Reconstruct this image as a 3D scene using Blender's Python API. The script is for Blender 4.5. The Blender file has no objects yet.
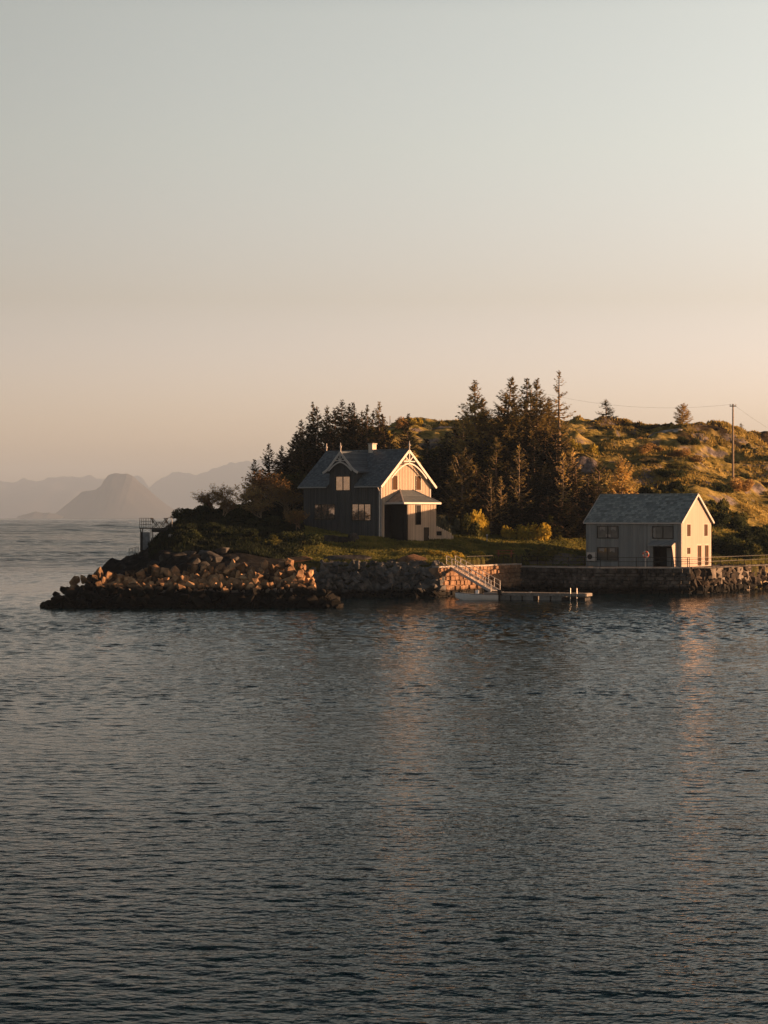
import bpy, bmesh, math, random
import numpy as np
from mathutils import Vector, Matrix
R = math.radians
random.seed(7)
rng = np.random.default_rng(11)
SEA = .0175
C = bpy.context.scene.collection
sc = bpy.context.scene
CAMH = 8.2; F = 2200.0; HY = 517.0

def P(px, py, D):            # a point seen at photo pixel (px, py) standing D metres out
    return Vector(((px-384)*D/F, D, CAMH+(HY-py)*D/F))
def PX(px, D): return (px-384)*D/F

# ------------------------------------------------------------------ materials
def newmat(name):
    m = bpy.data.materials.new(name); m.use_nodes = True
    nt = m.node_tree; b = nt.nodes['Principled BSDF']
    b.inputs['Specular IOR Level'].default_value = 0.25
    return m, nt, b
def N(nt, t, **kw):
    n = nt.nodes.new(t)
    for k, v in kw.items(): setattr(n, k, v)
    return n
def ramp(nt, fac, stops, interp='LINEAR'):
    r = N(nt, 'ShaderNodeValToRGB'); r.color_ramp.interpolation = interp
    e = r.color_ramp.elements
    while len(e) < len(stops): e.new(0.5)
    for i, (p, c) in enumerate(stops):
        e[i].position = p; e[i].color = (*c, 1)
    nt.links.new(fac, r.inputs[0]); return r.outputs[0]
def noise(nt, vec, scale, detail=4, rough=.55, dist=0):
    n = N(nt, 'ShaderNodeTexNoise'); n.inputs['Scale'].default_value = scale
    n.inputs['Detail'].default_value = detail; n.inputs['Roughness'].default_value = rough
    n.inputs['Distortion'].default_value = dist
    nt.links.new(vec, n.inputs['Vector']); return n.outputs['Fac']
def mapping(nt, vec, scale=(1,1,1), rot=(0,0,0)):
    m = N(nt, 'ShaderNodeMapping'); m.inputs['Scale'].default_value = scale; m.inputs['Rotation'].default_value = rot
    nt.links.new(vec, m.inputs['Vector']); return m.outputs[0]
def mixc(nt, fac, a, b, mode='MIX'):
    m = N(nt, 'ShaderNodeMix', data_type='RGBA', blend_type=mode)
    for s, v in ((m.inputs[0], fac), (m.inputs[6], a), (m.inputs[7], b)):
        if isinstance(v, (int, float)): s.default_value = v
        elif isinstance(v, tuple): s.default_value = (*v, 1)
        else: nt.links.new(v, s)
    return m.outputs[2]
def mth(nt, op, a, b=None, clamp=False):
    m = N(nt, 'ShaderNodeMath', operation=op); m.use_clamp = clamp
    for s, v in ((m.inputs[0], a), (m.inputs[1], b)):
        if v is None: continue
        if isinstance(v, (int, float)): s.default_value = v
        else: nt.links.new(v, s)
    return m.outputs[0]
def bump(nt, b, h, strength, dist):
    n = N(nt, 'ShaderNodeBump'); n.inputs['Strength'].default_value = strength; n.inputs['Distance'].default_value = dist
    nt.links.new(h, n.inputs['Height']); nt.links.new(n.outputs[0], b.inputs['Normal'])
def objc(nt): return N(nt, 'ShaderNodeTexCoord').outputs['Object']
def geop(nt): return N(nt, 'ShaderNodeNewGeometry').outputs['Position']
def sepz(nt, v):
    s = N(nt, 'ShaderNodeSeparateXYZ'); nt.links.new(v, s.inputs[0]); return s.outputs

def simple(name, col, rough=.7, var=.25, scale=3., metal=0., spec=.25):
    m, nt, b = newmat(name)
    f = noise(nt, objc(nt), scale)
    c2 = tuple(c*(1-var) for c in col); c3 = tuple(min(1, c*(1+var)) for c in col)
    nt.links.new(ramp(nt, f, [(.3, c2), (.7, c3)]), b.inputs['Base Color'])
    b.inputs['Roughness'].default_value = rough; b.inputs['Metallic'].default_value = metal
    b.inputs['Specular IOR Level'].default_value = spec
    return m

def boards(name, col, var=.35, axis='X', width=.16):
    """weathered vertical boards: every board its own tone, streaks down the grain"""
    m, nt, b = newmat(name)
    o = sepz(nt, objc(nt))
    s = mth(nt, 'ADD', o[0], o[1])
    fl = mth(nt, 'FLOOR', mth(nt, 'DIVIDE', s, width))
    w = N(nt, 'ShaderNodeTexWhiteNoise', noise_dimensions='1D'); nt.links.new(fl, w.inputs['W'])
    g = noise(nt, mapping(nt, objc(nt), (9, 9, .8)), 1.0, 5, .6)
    st = noise(nt, mapping(nt, objc(nt), (1, 1, .5)), .8, 3)
    f = mth(nt, 'ADD', mth(nt, 'MULTIPLY', w.outputs['Value'], .45), mth(nt, 'MULTIPLY', g, .35))
    f = mth(nt, 'ADD', f, mth(nt, 'MULTIPLY', st, .35))
    nt.links.new(ramp(nt, f, [(.2, tuple(c*(1-var) for c in col)), (.9, tuple(min(1, c*(1+var)) for c in col))]), b.inputs['Base Color'])
    b.inputs['Roughness'].default_value = .8
    bump(nt, b, g, .25, .02)
    return m

def slates(name, ca, cb, cc, sx=.35, sz=.25):
    m, nt, b = newmat(name)
    o = sepz(nt, objc(nt))
    cx = N(nt, 'ShaderNodeCombineXYZ')
    nt.links.new(o[1], cx.inputs[0]); nt.links.new(mth(nt, 'ADD', mth(nt, 'MULTIPLY', o[2], 1.0), mth(nt, 'MULTIPLY', o[0], .001)), cx.inputs[1])
    br = N(nt, 'ShaderNodeTexBrick'); br.inputs['Scale'].default_value = 1.0
    br.inputs['Brick Width'].default_value = sx; br.inputs['Row Height'].default_value = sz
    br.inputs['Mortar Size'].default_value = .018; br.inputs['Bias'].default_value = 0
    br.inputs['Color1'].default_value = (0, 0, 0, 1); br.inputs['Color2'].default_value = (1, 1, 1, 1); br.inputs['Mortar'].default_value = (0, 0, 0, 1)
    nt.links.new(cx.outputs[0], br.inputs['Vector'])
    n1 = noise(nt, objc(nt), 2.2, 5, .7); n2 = noise(nt, objc(nt), .5, 3)
    f = mth(nt, 'ADD', mth(nt, 'MULTIPLY', br.outputs['Color'], .42), mth(nt, 'MULTIPLY', n1, .6))
    col = ramp(nt, f, [(.22, ca), (.5, cb), (.85, cc)])
    col = mixc(nt, mth(nt, 'MULTIPLY', n2, .5), col, cb)
    nt.links.new(col, b.inputs['Base Color']); b.inputs['Roughness'].default_value = .6
    bump(nt, b, f, .5, .03)
    return m

def stone(name, ca, cb, cc, tide=1.35, scale=1.2, wet=(.010, .010, .009)):
    m, nt, b = newmat(name)
    p = geop(nt)
    oi = N(nt, 'ShaderNodeObjectInfo'); 
    n1 = noise(nt, p, scale, 6, .65); n2 = noise(nt, p, .35, 3)
    f = mth(nt, 'ADD', mth(nt, 'MULTIPLY', n1, .7), mth(nt, 'MULTIPLY', oi.outputs['Random'], .3))
    f = mth(nt, 'ADD', f, mth(nt, 'MULTIPLY', mth(nt, 'SUBTRACT', n2, .5), .4))
    col = ramp(nt, f, [(.3, ca), (.52, cb), (.75, cc)])
    # band of seaweed and black lichen up to the high water line
    z = mth(nt, 'ADD', sepz(nt, p)[2], mth(nt, 'MULTIPLY', mth(nt, 'SUBTRACT', noise(nt, p, .9, 4), .5), 1.1))
    k = mth(nt, 'MULTIPLY', mth(nt, 'SUBTRACT', z, tide-.2), 2.5, True)
    nt.links.new(mixc(nt, k, wet, col), b.inputs['Base Color'])
    b.inputs['Roughness'].default_value = .85; b.inputs['Specular IOR Level'].default_value = .12
    bump(nt, b, n1, .7, .12)
    return m

def leaf(name, ca, cb, cc, scale=.6, transl=.0):
    m, nt, b = newmat(name)
    p = geop(nt); oi = N(nt, 'ShaderNodeObjectInfo')
    n1 = noise(nt, p, scale, 4, .7)
    f = mth(nt, 'ADD', mth(nt, 'MULTIPLY', n1, .75), mth(nt, 'MULTIPLY', oi.outputs['Random'], .25))
    lc = ramp(nt, f, [(.32, ca), (.52, cb), (.72, cc)])
    nt.links.new(lc, b.inputs['Base Color'])
    b.inputs['Roughness'].default_value = .85; b.inputs['Specular IOR Level'].default_value = .1
    tr_ = N(nt, 'ShaderNodeBsdfTranslucent'); nt.links.new(lc, tr_.inputs['Color'])
    mx_ = N(nt, 'ShaderNodeAddShader'); nt.links.new(b.outputs[0], mx_.inputs[0]); nt.links.new(tr_.outputs[0], mx_.inputs[1])
    mm_ = N(nt, 'ShaderNodeMixShader'); mm_.inputs[0].default_value = .6; nt.links.new(b.outputs[0], mm_.inputs[1]); nt.links.new(mx_.outputs[0], mm_.inputs[2])
    nt.links.new(mm_.outputs[0], nt.nodes['Material Output'].inputs['Surface'])
    return m

M = {}
M['wood_dark']  = boards('shade_toned_weathered_boards', (.070, .074, .078))  # darker than the gable boards: weathering, plus facade shade put into the colour
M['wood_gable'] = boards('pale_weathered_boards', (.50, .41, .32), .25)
M['hut_front'] = boards('shade_toned_grey_boards', (.23, .25, .26), .30, width=.22)  # shade of the unlit long front put into the board colour
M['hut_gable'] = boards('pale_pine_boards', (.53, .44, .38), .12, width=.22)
M['slate_a'] = slates('blue_grey_slate', (.055, .070, .082), (.12, .145, .165), (.24, .27, .29), .3, .17)
M['slate_b'] = slates('mottled_grey_slate', (.09, .105, .105), (.24, .28, .28), (.50, .55, .54), .42, .22)
M['white'] = simple('white_paint', (.50, .47, .45), .5, .12)
M['trim_grey'] = simple('grey_trim_paint', (.30, .30, .30), .55, .12)
M['chimney'] = simple('whitewashed_masonry', (.62, .55, .47), .8, .2)
M['frame_dark'] = simple('dark_brown_frame', (.035, .028, .022), .5)
M['dark'] = simple('dark_wood_and_shade', (.014, .013, .012), .6)  # dark timber; also the painted deep shade beside the porch
M['black'] = simple('black_painted_steel', (.012, .012, .012), .5)
M['metal'] = simple('galvanised_steel', (.42, .41, .40), .45, .15, metal=.5)
M['alu'] = simple('pale_aluminium', (.60, .56, .53), .5, .12, metal=.2)
M['concrete'] = simple('worn_concrete', (.36, .33, .30), .85, .25, 1.5)
M['concrete_dark'] = simple('wet_concrete', (.17, .17, .165), .7, .3, 2)
M['deck_wood'] = simple('worn_deck_timber', (.20, .19, .175), .85, .4, 5)
M['red_wood'] = simple('red_brown_timber', (.30, .10, .045), .6)
M['pole'] = simple('grey_timber_pole', (.30, .23, .17), .8)
M['gel'] = simple('white_gelcoat', (.80, .80, .80), .3, .06, spec=.5)
M['gel_grey'] = simple('grey_boat_cover', (.20, .21, .22), .6)
M['orange'] = simple('orange_plastic', (.62, .10, .04), .5, .1)
M['bark'] = simple('grey_brown_bark', (.16, .105, .07), .9, .4, 4)
M['bark_pale'] = simple('pale_dead_bark', (.24, .18, .12), .9, .3, 4)
M['curtain'] = simple('pale_curtain', (.28, .27, .26), .9, .2)

def glassmat(name, metal, col, rough=.03, wob=.25):
    m, nt, b = newmat(name)
    b.inputs['Base Color'].default_value = (*col, 1); b.inputs['Metallic'].default_value = metal
    b.inputs['Roughness'].default_value = rough; b.inputs['Specular IOR Level'].default_value = .5
    bump(nt, b, noise(nt, objc(nt), .9, 2), wob, .02)
    return m
M['glass_sky'] = glassmat('coated_window_glass', .85, (.74, .58, .48))
M['glass_dark'] = glassmat('dark_window_glass', .0, (.010, .010, .011), .06)
M['glass_mid'] = glassmat('grey_window_glass', .25, (.10, .11, .12))
M['glass_brown'] = glassmat('brown_window_glass', .0, (.07, .035, .016), .75); M['glass_brown'].node_tree.nodes['Principled BSDF'].inputs['Specular IOR Level'].default_value = .08

M['stone_break'] = stone('quarry_boulder', (.026, .018, .012), (.25, .155, .088), (.60, .39, .22), 1.8)
M['stone_wall'] = stone('quay_stone', (.022, .022, .022), (.15, .14, .13), (.58, .53, .48), .75)
M['stone_warm'] = stone('rust_brown_quay_stone', (.05, .03, .02), (.19, .115, .07), (.40, .26, .17), .75)
M['stone_bend'] = stone('dark_bend_stone', (.010, .009, .009), (.026, .023, .020), (.09, .07, .055), .9, .9)  # darker stone than the straight quay
M['stone_bank'] = stone('grey_bank_stone', (.018, .018, .018), (.050, .051, .051), (.17, .165, .16), .8)
M['stone_ledge'] = stone('worn_ledge_stone', (.04, .035, .03), (.12, .10, .085), (.30, .26, .22), 1.2)
M['stone_dark'] = stone('dark_shore_stone', (.012, .012, .012), (.034, .033, .032), (.12, .115, .11), 1.0)

GRN = {}
M['spruce'] = leaf('spruce_needles', (.016, .021, .008), (.075, .068, .022), (.22, .16, .05))
M['spruce_brown'] = leaf('browned_spruce_needles', (.035, .032, .012), (.22, .165, .052), (.50, .36, .12))
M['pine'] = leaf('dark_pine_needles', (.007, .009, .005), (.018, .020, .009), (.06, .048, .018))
M['bush_yellow'] = leaf('yellow_bush_leaves', (.10, .08, .012), (.26, .20, .03), (.42, .32, .05))
M['bush_olive'] = leaf('olive_bush_leaves', (.020, .024, .008), (.06, .062, .016), (.14, .12, .03))
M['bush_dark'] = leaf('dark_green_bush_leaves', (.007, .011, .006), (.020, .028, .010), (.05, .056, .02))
M['bush_grey'] = leaf('grey_green_bush_leaves', (.05, .055, .035), (.09, .10, .07), (.14, .14, .10))
M['bush_rust'] = leaf('rusty_twig_leaves', (.07, .045, .018), (.20, .125, .045), (.36, .24, .09))
M['tuft_hill'] = leaf('dry_hill_grass', (.03, .030, .010), (.23, .17, .045), (.48, .37, .12), .22)
M['tuft_lawn'] = leaf('green_lawn_grass', (.028, .034, .010), (.09, .092, .022), (.24, .20, .05), .35)

# ------------------------------------------------------------------ mesh helpers
class MB:
    def __init__(s): s.v = []; s.f = []; s.m = []
    def add(s, vs, fs, mi=0):
        o = len(s.v); s.v += [tuple(v) for v in vs]
        s.f += [tuple(i+o for i in f) for f in fs]; s.m += [mi]*len(fs)
    def box(s, lo, hi, mi=0):
        x0, y0, z0 = lo; x1, y1, z1 = hi
        s.add([(x0,y0,z0),(x1,y0,z0),(x1,y1,z0),(x0,y1,z0),(x0,y0,z1),(x1,y0,z1),(x1,y1,z1),(x0,y1,z1)],
              [(0,3,2,1),(4,5,6,7),(0,1,5,4),(1,2,6,5),(2,3,7,6),(3,0,4,7)], mi)
    def bar(s, a, b, w, h=None, up=(0,0,1), mi=0):
        a, b = Vector(a), Vector(b); d = (b-a)
        if d.length < 1e-6: return
        d.normalize(); u = Vector(up)
        if abs(d.dot(u)) > .98: u = Vector((1,0,0))
        sd = d.cross(u).normalized(); u = sd.cross(d); h = h or w
        q = [sd*w/2+u*h/2, -sd*w/2+u*h/2, -sd*w/2-u*h/2, sd*w/2-u*h/2]
        s.add([a+k for k in q]+[b+k for k in q], [(0,1,2,3),(7,6,5,4),(0,4,5,1),(1,5,6,2),(2,6,7,3),(3,7,4,0)], mi)
    def tube(s, pts, rad, n=6, mi=0, cap=True):
        pts = [Vector(p) for p in pts]; o = len(s.v)
        for i, p in enumerate(pts):
            d = (pts[min(i+1, len(pts)-1)]-pts[max(i-1, 0)]).normalized()
            u = Vector((0,0,1)) if abs(d.z) < .9 else Vector((1,0,0))
            a = d.cross(u).normalized(); b = d.cross(a)
            r = rad[i] if isinstance(rad, (list, tuple)) else rad
            for k in range(n):
                t = 2*math.pi*k/n; s.v.append(tuple(p+(a*math.cos(t)+b*math.sin(t))*r))
        for i in range(len(pts)-1):
            for k in range(n):
                s.f.append((o+i*n+k, o+i*n+(k+1)%n, o+(i+1)*n+(k+1)%n, o+(i+1)*n+k)); s.m.append(mi)
        if cap:
            s.f.append(tuple(o+k for k in range(n))); s.m.append(mi)
            s.f.append(tuple(o+(len(pts)-1)*n+k for k in reversed(range(n)))); s.m.append(mi)
    def prism(s, poly, off, mi=0):            # polygon (3D points) swept by vector off
        n = len(poly); a = [Vector(p) for p in poly]; off = Vector(off)
        s.add(a+[p+off for p in a], [tuple(range(n)), tuple(range(2*n-1, n-1, -1))]+[(i, (i+1)%n, (i+1)%n+n, i+n) for i in range(n)], mi)
    def mesh(s, name, mats):
        me = bpy.data.meshes.new(name); me.from_pydata(s.v, [], s.f)
        for m in (mats if isinstance(mats, list) else [mats]): me.materials.append(m)
        if max(s.m, default=0): me.polygons.foreach_set('material_index', s.m)
        me.update()
        bm = bmesh.new(); bm.from_mesh(me); bmesh.ops.recalc_face_normals(bm, faces=bm.faces); bm.to_mesh(me); bm.free()
        return me
    def build(s, name, mats, parent=None, bevel=0, raw=False):
        o = bpy.data.objects.new(name, s.mesh(name, mats)); C.objects.link(o); o.parent = parent
        if bevel:
            b = o.modifiers.new('Bevel', 'BEVEL'); b.width = bevel; b.segments = 2; b.limit_method = 'ANGLE'
        return o

def fastmesh(name, V, Fc, mats, smooth=False):
    """numpy vertices and same-size faces to a mesh"""
    me = bpy.data.meshes.new(name)
    V = np.asarray(V, np.float32); Fc = np.asarray(Fc, np.int32); k = Fc.shape[1]
    me.vertices.add(len(V)); me.vertices.foreach_set('co', V.ravel())
    me.loops.add(Fc.size); me.loops.foreach_set('vertex_index', Fc.ravel())
    me.polygons.add(len(Fc)); me.polygons.foreach_set('loop_start', np.arange(0, Fc.size, k, dtype=np.int32))
    me.polygons.foreach_set('loop_total', np.full(len(Fc), k, np.int32))
    if smooth: me.polygons.foreach_set('use_smooth', np.ones(len(Fc), bool))
    for m in (mats if isinstance(mats, list) else [mats]): me.materials.append(m)
    me.update(calc_edges=True); me.validate(); return me
def link(name, me, parent=None):
    o = bpy.data.objects.new(name, me); C.objects.link(o); o.parent = parent; return o
def tag(o, label=None, cat=None, group=None, kind=None):
    for k, v in (('label', label), ('category', cat), ('group', group), ('kind', kind)):
        if v: o[k] = v
    return o
def empty(name, loc, rz=0, label=None, cat=None, group=None):
    o = bpy.data.objects.new(name, None); C.objects.link(o); o.location = loc; o.rotation_euler = (0, 0, rz)
    o.empty_display_size = .3
    return tag(o, label, cat, group)
def copy_tree(o, parent=None):
    c = o.copy(); C.objects.link(c); c.parent = parent
    for ch in [x for x in C.objects if x.parent == o]: copy_tree(ch, c)
    return c

# ------------------------------------------------------------------ noise
def _hash(i, j, s):
    n = (i.astype(np.int64)*374761393 + j.astype(np.int64)*668265263 + s*1442695041) & 0xffffffff
    n = ((n ^ (n >> 13))*1274126177) & 0xffffffff
    return ((n ^ (n >> 16)) & 0xffff)/65535.0
def vn(x, y, s=0):
    i = np.floor(x); j = np.floor(y); fx = x-i; fy = y-j
    fx = fx*fx*fx*(fx*(fx*6-15)+10); fy = fy*fy*fy*(fy*(fy*6-15)+10)
    a = _hash(i, j, s); b = _hash(i+1, j, s); c = _hash(i, j+1, s); d = _hash(i+1, j+1, s)
    return (a*(1-fx)+b*fx)*(1-fy)+(c*(1-fx)+d*fx)*fy - .5
def fbm(x, y, s=0, o=4, g=.5):
    t = 0; a = 1
    for k in range(o):
        t = t+a*vn(x*2**k+k*17.3, y*2**k-k*9.1, s+k); a *= g
    return t

# ------------------------------------------------------------------ terrain
PXC = [-260, 60, 100, 140, 160, 172, 200, 250, 300, 350, 400, 450, 500, 560, 620, 700, 768, 850, 950, 1100, 1300]
DR  = [195, 205, 215, 225, 232, 240, 250, 260, 270, 285, 300, 320, 345, 380, 450, 520]
T = {
 -260: [-3]*16,
 60:  [-3]*16,
 100: [-3,-2,-1,1.3,3.0,1.2,-2,-3,-3,-3,-3,-3,-3,-3,-3,-3],
 140: [-2,-1,.7,2.4,3.7,4.0,1.5,-1,-3,-3,-3,-3,-3,-3,-3,-3],
 160: [-2,-.5,1.2,3.2,5.0,6.0,3.5,0,-1.5,-3,-3,-3,-3,-3,-3,-3],
 172: [-2,0,1.9,4.2,6.2,7.5,7.2,3,-1,-3,-3,-3,-3,-3,-3,-3],
 200: [-2,.2,2.1,4.2,5.8,7.0,8.6,8.8,5,1,-3,-3,-3,-3,-3,-3],
 250: [-2,.5,2.5,4.2,5.6,6.7,8.0,9.9,10,8,4,0,-3,-3,-3,-3],
 300: [-2,.6,2.6,3.2,4.8,6.1,7.2,9.3,11,13,13.5,11,6,0,-3,-3],
 350: [-3,-3,-2,3.0,4.2,5.9,6.5,8.3,10.6,13.8,17,19,17.5,10,-3,-3],
 400: [-3,-3,-2,3.0,4.0,5.5,6.2,7.8,10.3,13.8,17.0,20.3,22.2,18,8,-3],
 450: [-3,-3,-2,3.1,3.8,4.9,6.0,7.5,9.7,13.2,16.4,19.6,21.6,18,8,-3],
 500: [-3,-3,-2,3.0,3.2,3.8,5.2,6.9,9.0,12.5,16,20,23,20,8,-3],
 560: [-3,-3,-2,3.0,3.0,3.1,4.8,6.8,9.2,12.8,16.1,19.6,22.2,19,5,-3],
 620: [-3,-3,-2,2.8,2.8,2.8,3.2,5.6,8.6,12.6,16.2,19.7,22.2,19,5,-3],
 700: [-3,-3,-2,2.8,2.8,2.8,2.9,4.6,7.8,12.2,15.8,19.4,21.6,18,5,-3],
 768: [-3,-3,-3,2.8,2.8,2.8,2.8,2.9,4.6,9,13.2,17.6,20.4,16,4,-3],
 850: [-3]*8+[2.8,5,9,13,15.5,12,2,-3],
 950: [-3]*9+[2,4,7,9,7,0,-3],
 1100:[-3]*11+[0,2,0,-3,-3],
 1300:[-3]*16}
TAB = np.array([T[p] for p in PXC], float)
SH_P = [-300, 284, 287, 340, 440, 520, 600, 690, 715, 740, 768, 850, 1000, 1400]
SH_D = [0, 0, 225.5, 226, 226, 241, 234.6, 235.2, 238, 243.5, 251, 274, 300, 400]
def bil(px, D):
    px = np.clip(px, PXC[0], PXC[-1]-1e-3); D = np.clip(D, DR[0], DR[-1]-1e-3)
    i = np.clip(np.searchsorted(PXC, px, side='right')-1, 0, len(PXC)-2); j = np.clip(np.searchsorted(DR, D, side='right')-1, 0, len(DR)-2)
    p = np.array(PXC, float); d = np.array(DR, float)
    u = (px-p[i])/(p[i+1]-p[i]); v = (D-d[j])/(d[j+1]-d[j])
    return (TAB[i,j]*(1-u)+TAB[i+1,j]*u)*(1-v)+(TAB[i,j+1]*(1-u)+TAB[i+1,j+1]*u)*v
GX0, GX1, GY0, GY1, GS = -42., 150., 196., 440., .4
gx = np.arange(GX0, GX1, GS); gy = np.arange(GY0, GY1, GS)
XX, YY = np.meshgrid(gx, gy, indexing='ij')
def blur(a, r):
    k = np.exp(-np.linspace(-2, 2, 2*r+1)**2/2*2); k /= k.sum()
    p = np.pad(a, r, mode='edge')
    p = sum(k[i]*p[i:i+a.shape[0], :] for i in range(2*r+1))
    return sum(k[i]*p[:, i:i+a.shape[1]] for i in range(2*r+1))
ppx = 384+XX*F/YY
Z = blur(bil(ppx, YY), 5)
wallD = np.interp(ppx, SH_P, SH_D)
# roughness mask: rough on the hill and the shore rocks, smooth on lawn and quay
hill = np.clip((Z-6.5)/6, 0, 1)
west = np.clip((250-ppx)/60, 0, 1)
rm = np.clip(hill*(1-west)+west*.22, .04, 1)
sx, sy = XX*.85+YY*.5, YY*.85-XX*.5
rg = fbm(sx/16, sy/7, 3, 3)
ledge = 1-np.abs(fbm(sx/11, sy/4.5, 9, 4))*3.2
Z = Z+rm*(rg*3.0+ledge*.75*np.clip(hill+.5*west, 0, 1)+fbm(XX/3, YY/2.2, 5, 4)*.6+fbm(XX/.9, YY/.9, 8, 3)*.35)
Z = Z+west*(np.abs(fbm((XX+YY)/2.6, (YY-XX)/1.1, 44, 4))*.9+fbm(XX/.8, YY/.8, 45, 3)*.4-.15)
Z = Z+fbm(XX/2.5, YY/2.5, 21, 3)*.22*(1-np.clip(hill, 0, 1))*((Z > 3.3))
for (bx0, by0, rx, ry, hh_) in ((PX(628, 338), 338, 6.5, 6, .3), (PX(655, 336), 336, 7, 5, .1)):
    Z = Z+hh_*np.exp(-((XX-bx0)/rx)**4-((YY-by0)/ry)**2)
flat = (ppx > 525) & (YY < 252) & (YY > wallD)
Z = np.where(flat & (YY < 247), 2.78, Z)
Z = np.where((YY < wallD+.6), -3.0, Z)
def ground(x, y):
    i = (x-GX0)/GS; j = (y-GY0)/GS; a = int(max(0, min(len(gx)-2, i))); b = int(max(0, min(len(gy)-2, j))); u = i-a; v = j-b
    return float((Z[a,b]*(1-u)+Z[a+1,b]*u)*(1-v)+(Z[a,b+1]*(1-u)+Z[a+1,b+1]*u)*v)
def groundv(x, y):
    i = (x-GX0)/GS; j = (y-GY0)/GS; a = np.clip(i.astype(int), 0, len(gx)-2); b = np.clip(j.astype(int), 0, len(gy)-2); u = i-a; v = j-b
    return (Z[a,b]*(1-u)+Z[a+1,b]*u)*(1-v)+(Z[a,b+1]*(1-u)+Z[a+1,b+1]*u)*v

def grid_mesh(name, X, Y, Zz, mat):
    nx, ny = X.shape
    V = np.stack([X, Y, Zz], -1).reshape(-1, 3)
    idx = np.arange(nx*ny).reshape(nx, ny)
    Fc = np.stack([idx[:-1,:-1], idx[1:,:-1], idx[1:,1:], idx[:-1,1:]], -1).reshape(-1, 4)
    return fastmesh(name, V, Fc, mat, True)

# terrain material
m, nt, b = newmat('headland_ground')
p = geop(nt); at = N(nt, 'ShaderNodeAttribute', attribute_name='lawn')
nz = sepz(nt, N(nt, 'ShaderNodeNewGeometry').outputs['Normal'])[2]
n1 = noise(nt, p, .16, 6, .65, .6); n2 = noise(nt, p, .9, 6, .7); n3 = noise(nt, mapping(nt, p, (.5, 1.2, 1.6)), .35, 5, .6)
n4 = noise(nt, p, .07, 4, .6)
gr = ramp(nt, mth(nt, 'ADD', mth(nt, 'MULTIPLY', n1, .5), mth(nt, 'MULTIPLY', n2, .5)),
          [(.38, (.020, .022, .009)), (.46, (.12, .10, .022)), (.53, (.29, .22, .06)), (.64, (.50, .38, .15))])
heath = ramp(nt, n2, [(.35, (.016, .014, .009)), (.62, (.060, .042, .022))])
gr = mixc(nt, mth(nt, 'MULTIPLY', mth(nt, 'SUBTRACT', n4, .52), 12, True), gr, heath)
lw = ramp(nt, mth(nt, 'ADD', mth(nt, 'MULTIPLY', n3, .5), mth(nt, 'MULTIPLY', n2, .5)), [(.35, (.018, .022, .007)), (.5, (.045, .045, .012)), (.68, (.12, .095, .03))])
gr = mixc(nt, at.outputs['Fac'], gr, lw)
rk = ramp(nt, n2, [(.32, (.05, .043, .042)), (.5, (.16, .14, .14)), (.7, (.36, .31, .29))])
rkm = mth(nt, 'ADD', mth(nt, 'MULTIPLY', mth(nt, 'SUBTRACT', .80, nz), 5), mth(nt, 'MULTIPLY', mth(nt, 'SUBTRACT', n3, .56), 9), True)
rkm = mth(nt, 'MULTIPLY', rkm, mth(nt, 'SUBTRACT', 1.0, at.outputs['Fac'], True), True)
col = mixc(nt, rkm, gr, rk)
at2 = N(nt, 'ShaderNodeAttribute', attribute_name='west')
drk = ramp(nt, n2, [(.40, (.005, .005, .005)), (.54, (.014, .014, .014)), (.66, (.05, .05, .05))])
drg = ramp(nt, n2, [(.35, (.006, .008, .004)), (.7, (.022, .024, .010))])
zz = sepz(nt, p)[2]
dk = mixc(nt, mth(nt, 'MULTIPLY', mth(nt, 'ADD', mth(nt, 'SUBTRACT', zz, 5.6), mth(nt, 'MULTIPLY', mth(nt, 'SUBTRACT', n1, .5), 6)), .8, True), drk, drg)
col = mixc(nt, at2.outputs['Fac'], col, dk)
at3 = N(nt, 'ShaderNodeAttribute', attribute_name='quay')
gv = ramp(nt, n2, [(.3, (.12, .105, .09)), (.7, (.26, .23, .20))])
col = mixc(nt, at3.outputs['Fac'], col, gv)
nt.links.new(col, b.inputs['Base Color']); b.inputs['Roughness'].default_value = .95; b.inputs['Specular IOR Level'].default_value = .1
bump(nt, b, n2, .8, .25)
M['ground'] = m
keep = np.ones(len(gx), bool)
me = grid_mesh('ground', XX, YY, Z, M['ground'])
def attr(me, name, arr):
    a = me.attributes.new(name, 'FLOAT', 'POINT'); a.data.foreach_set('value', arr.ravel().astype(np.float32))
lawn = np.clip((258-YY)/8+fbm(XX/6, YY/6, 31, 3)*1.2, 0, 1)*np.clip((ppx-262)/30, 0, 1)
attr(me, 'lawn', lawn)
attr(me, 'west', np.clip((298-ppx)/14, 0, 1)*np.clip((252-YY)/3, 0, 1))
attr(me, 'quay', np.clip(((ppx > 530) & (YY < 247.5)).astype(float), 0, 1))
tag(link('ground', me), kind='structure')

# ------------------------------------------------------------------ water
m, nt, b = newmat('sea_water')
p = geop(nt)
geo = sepz(nt, p)
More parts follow.
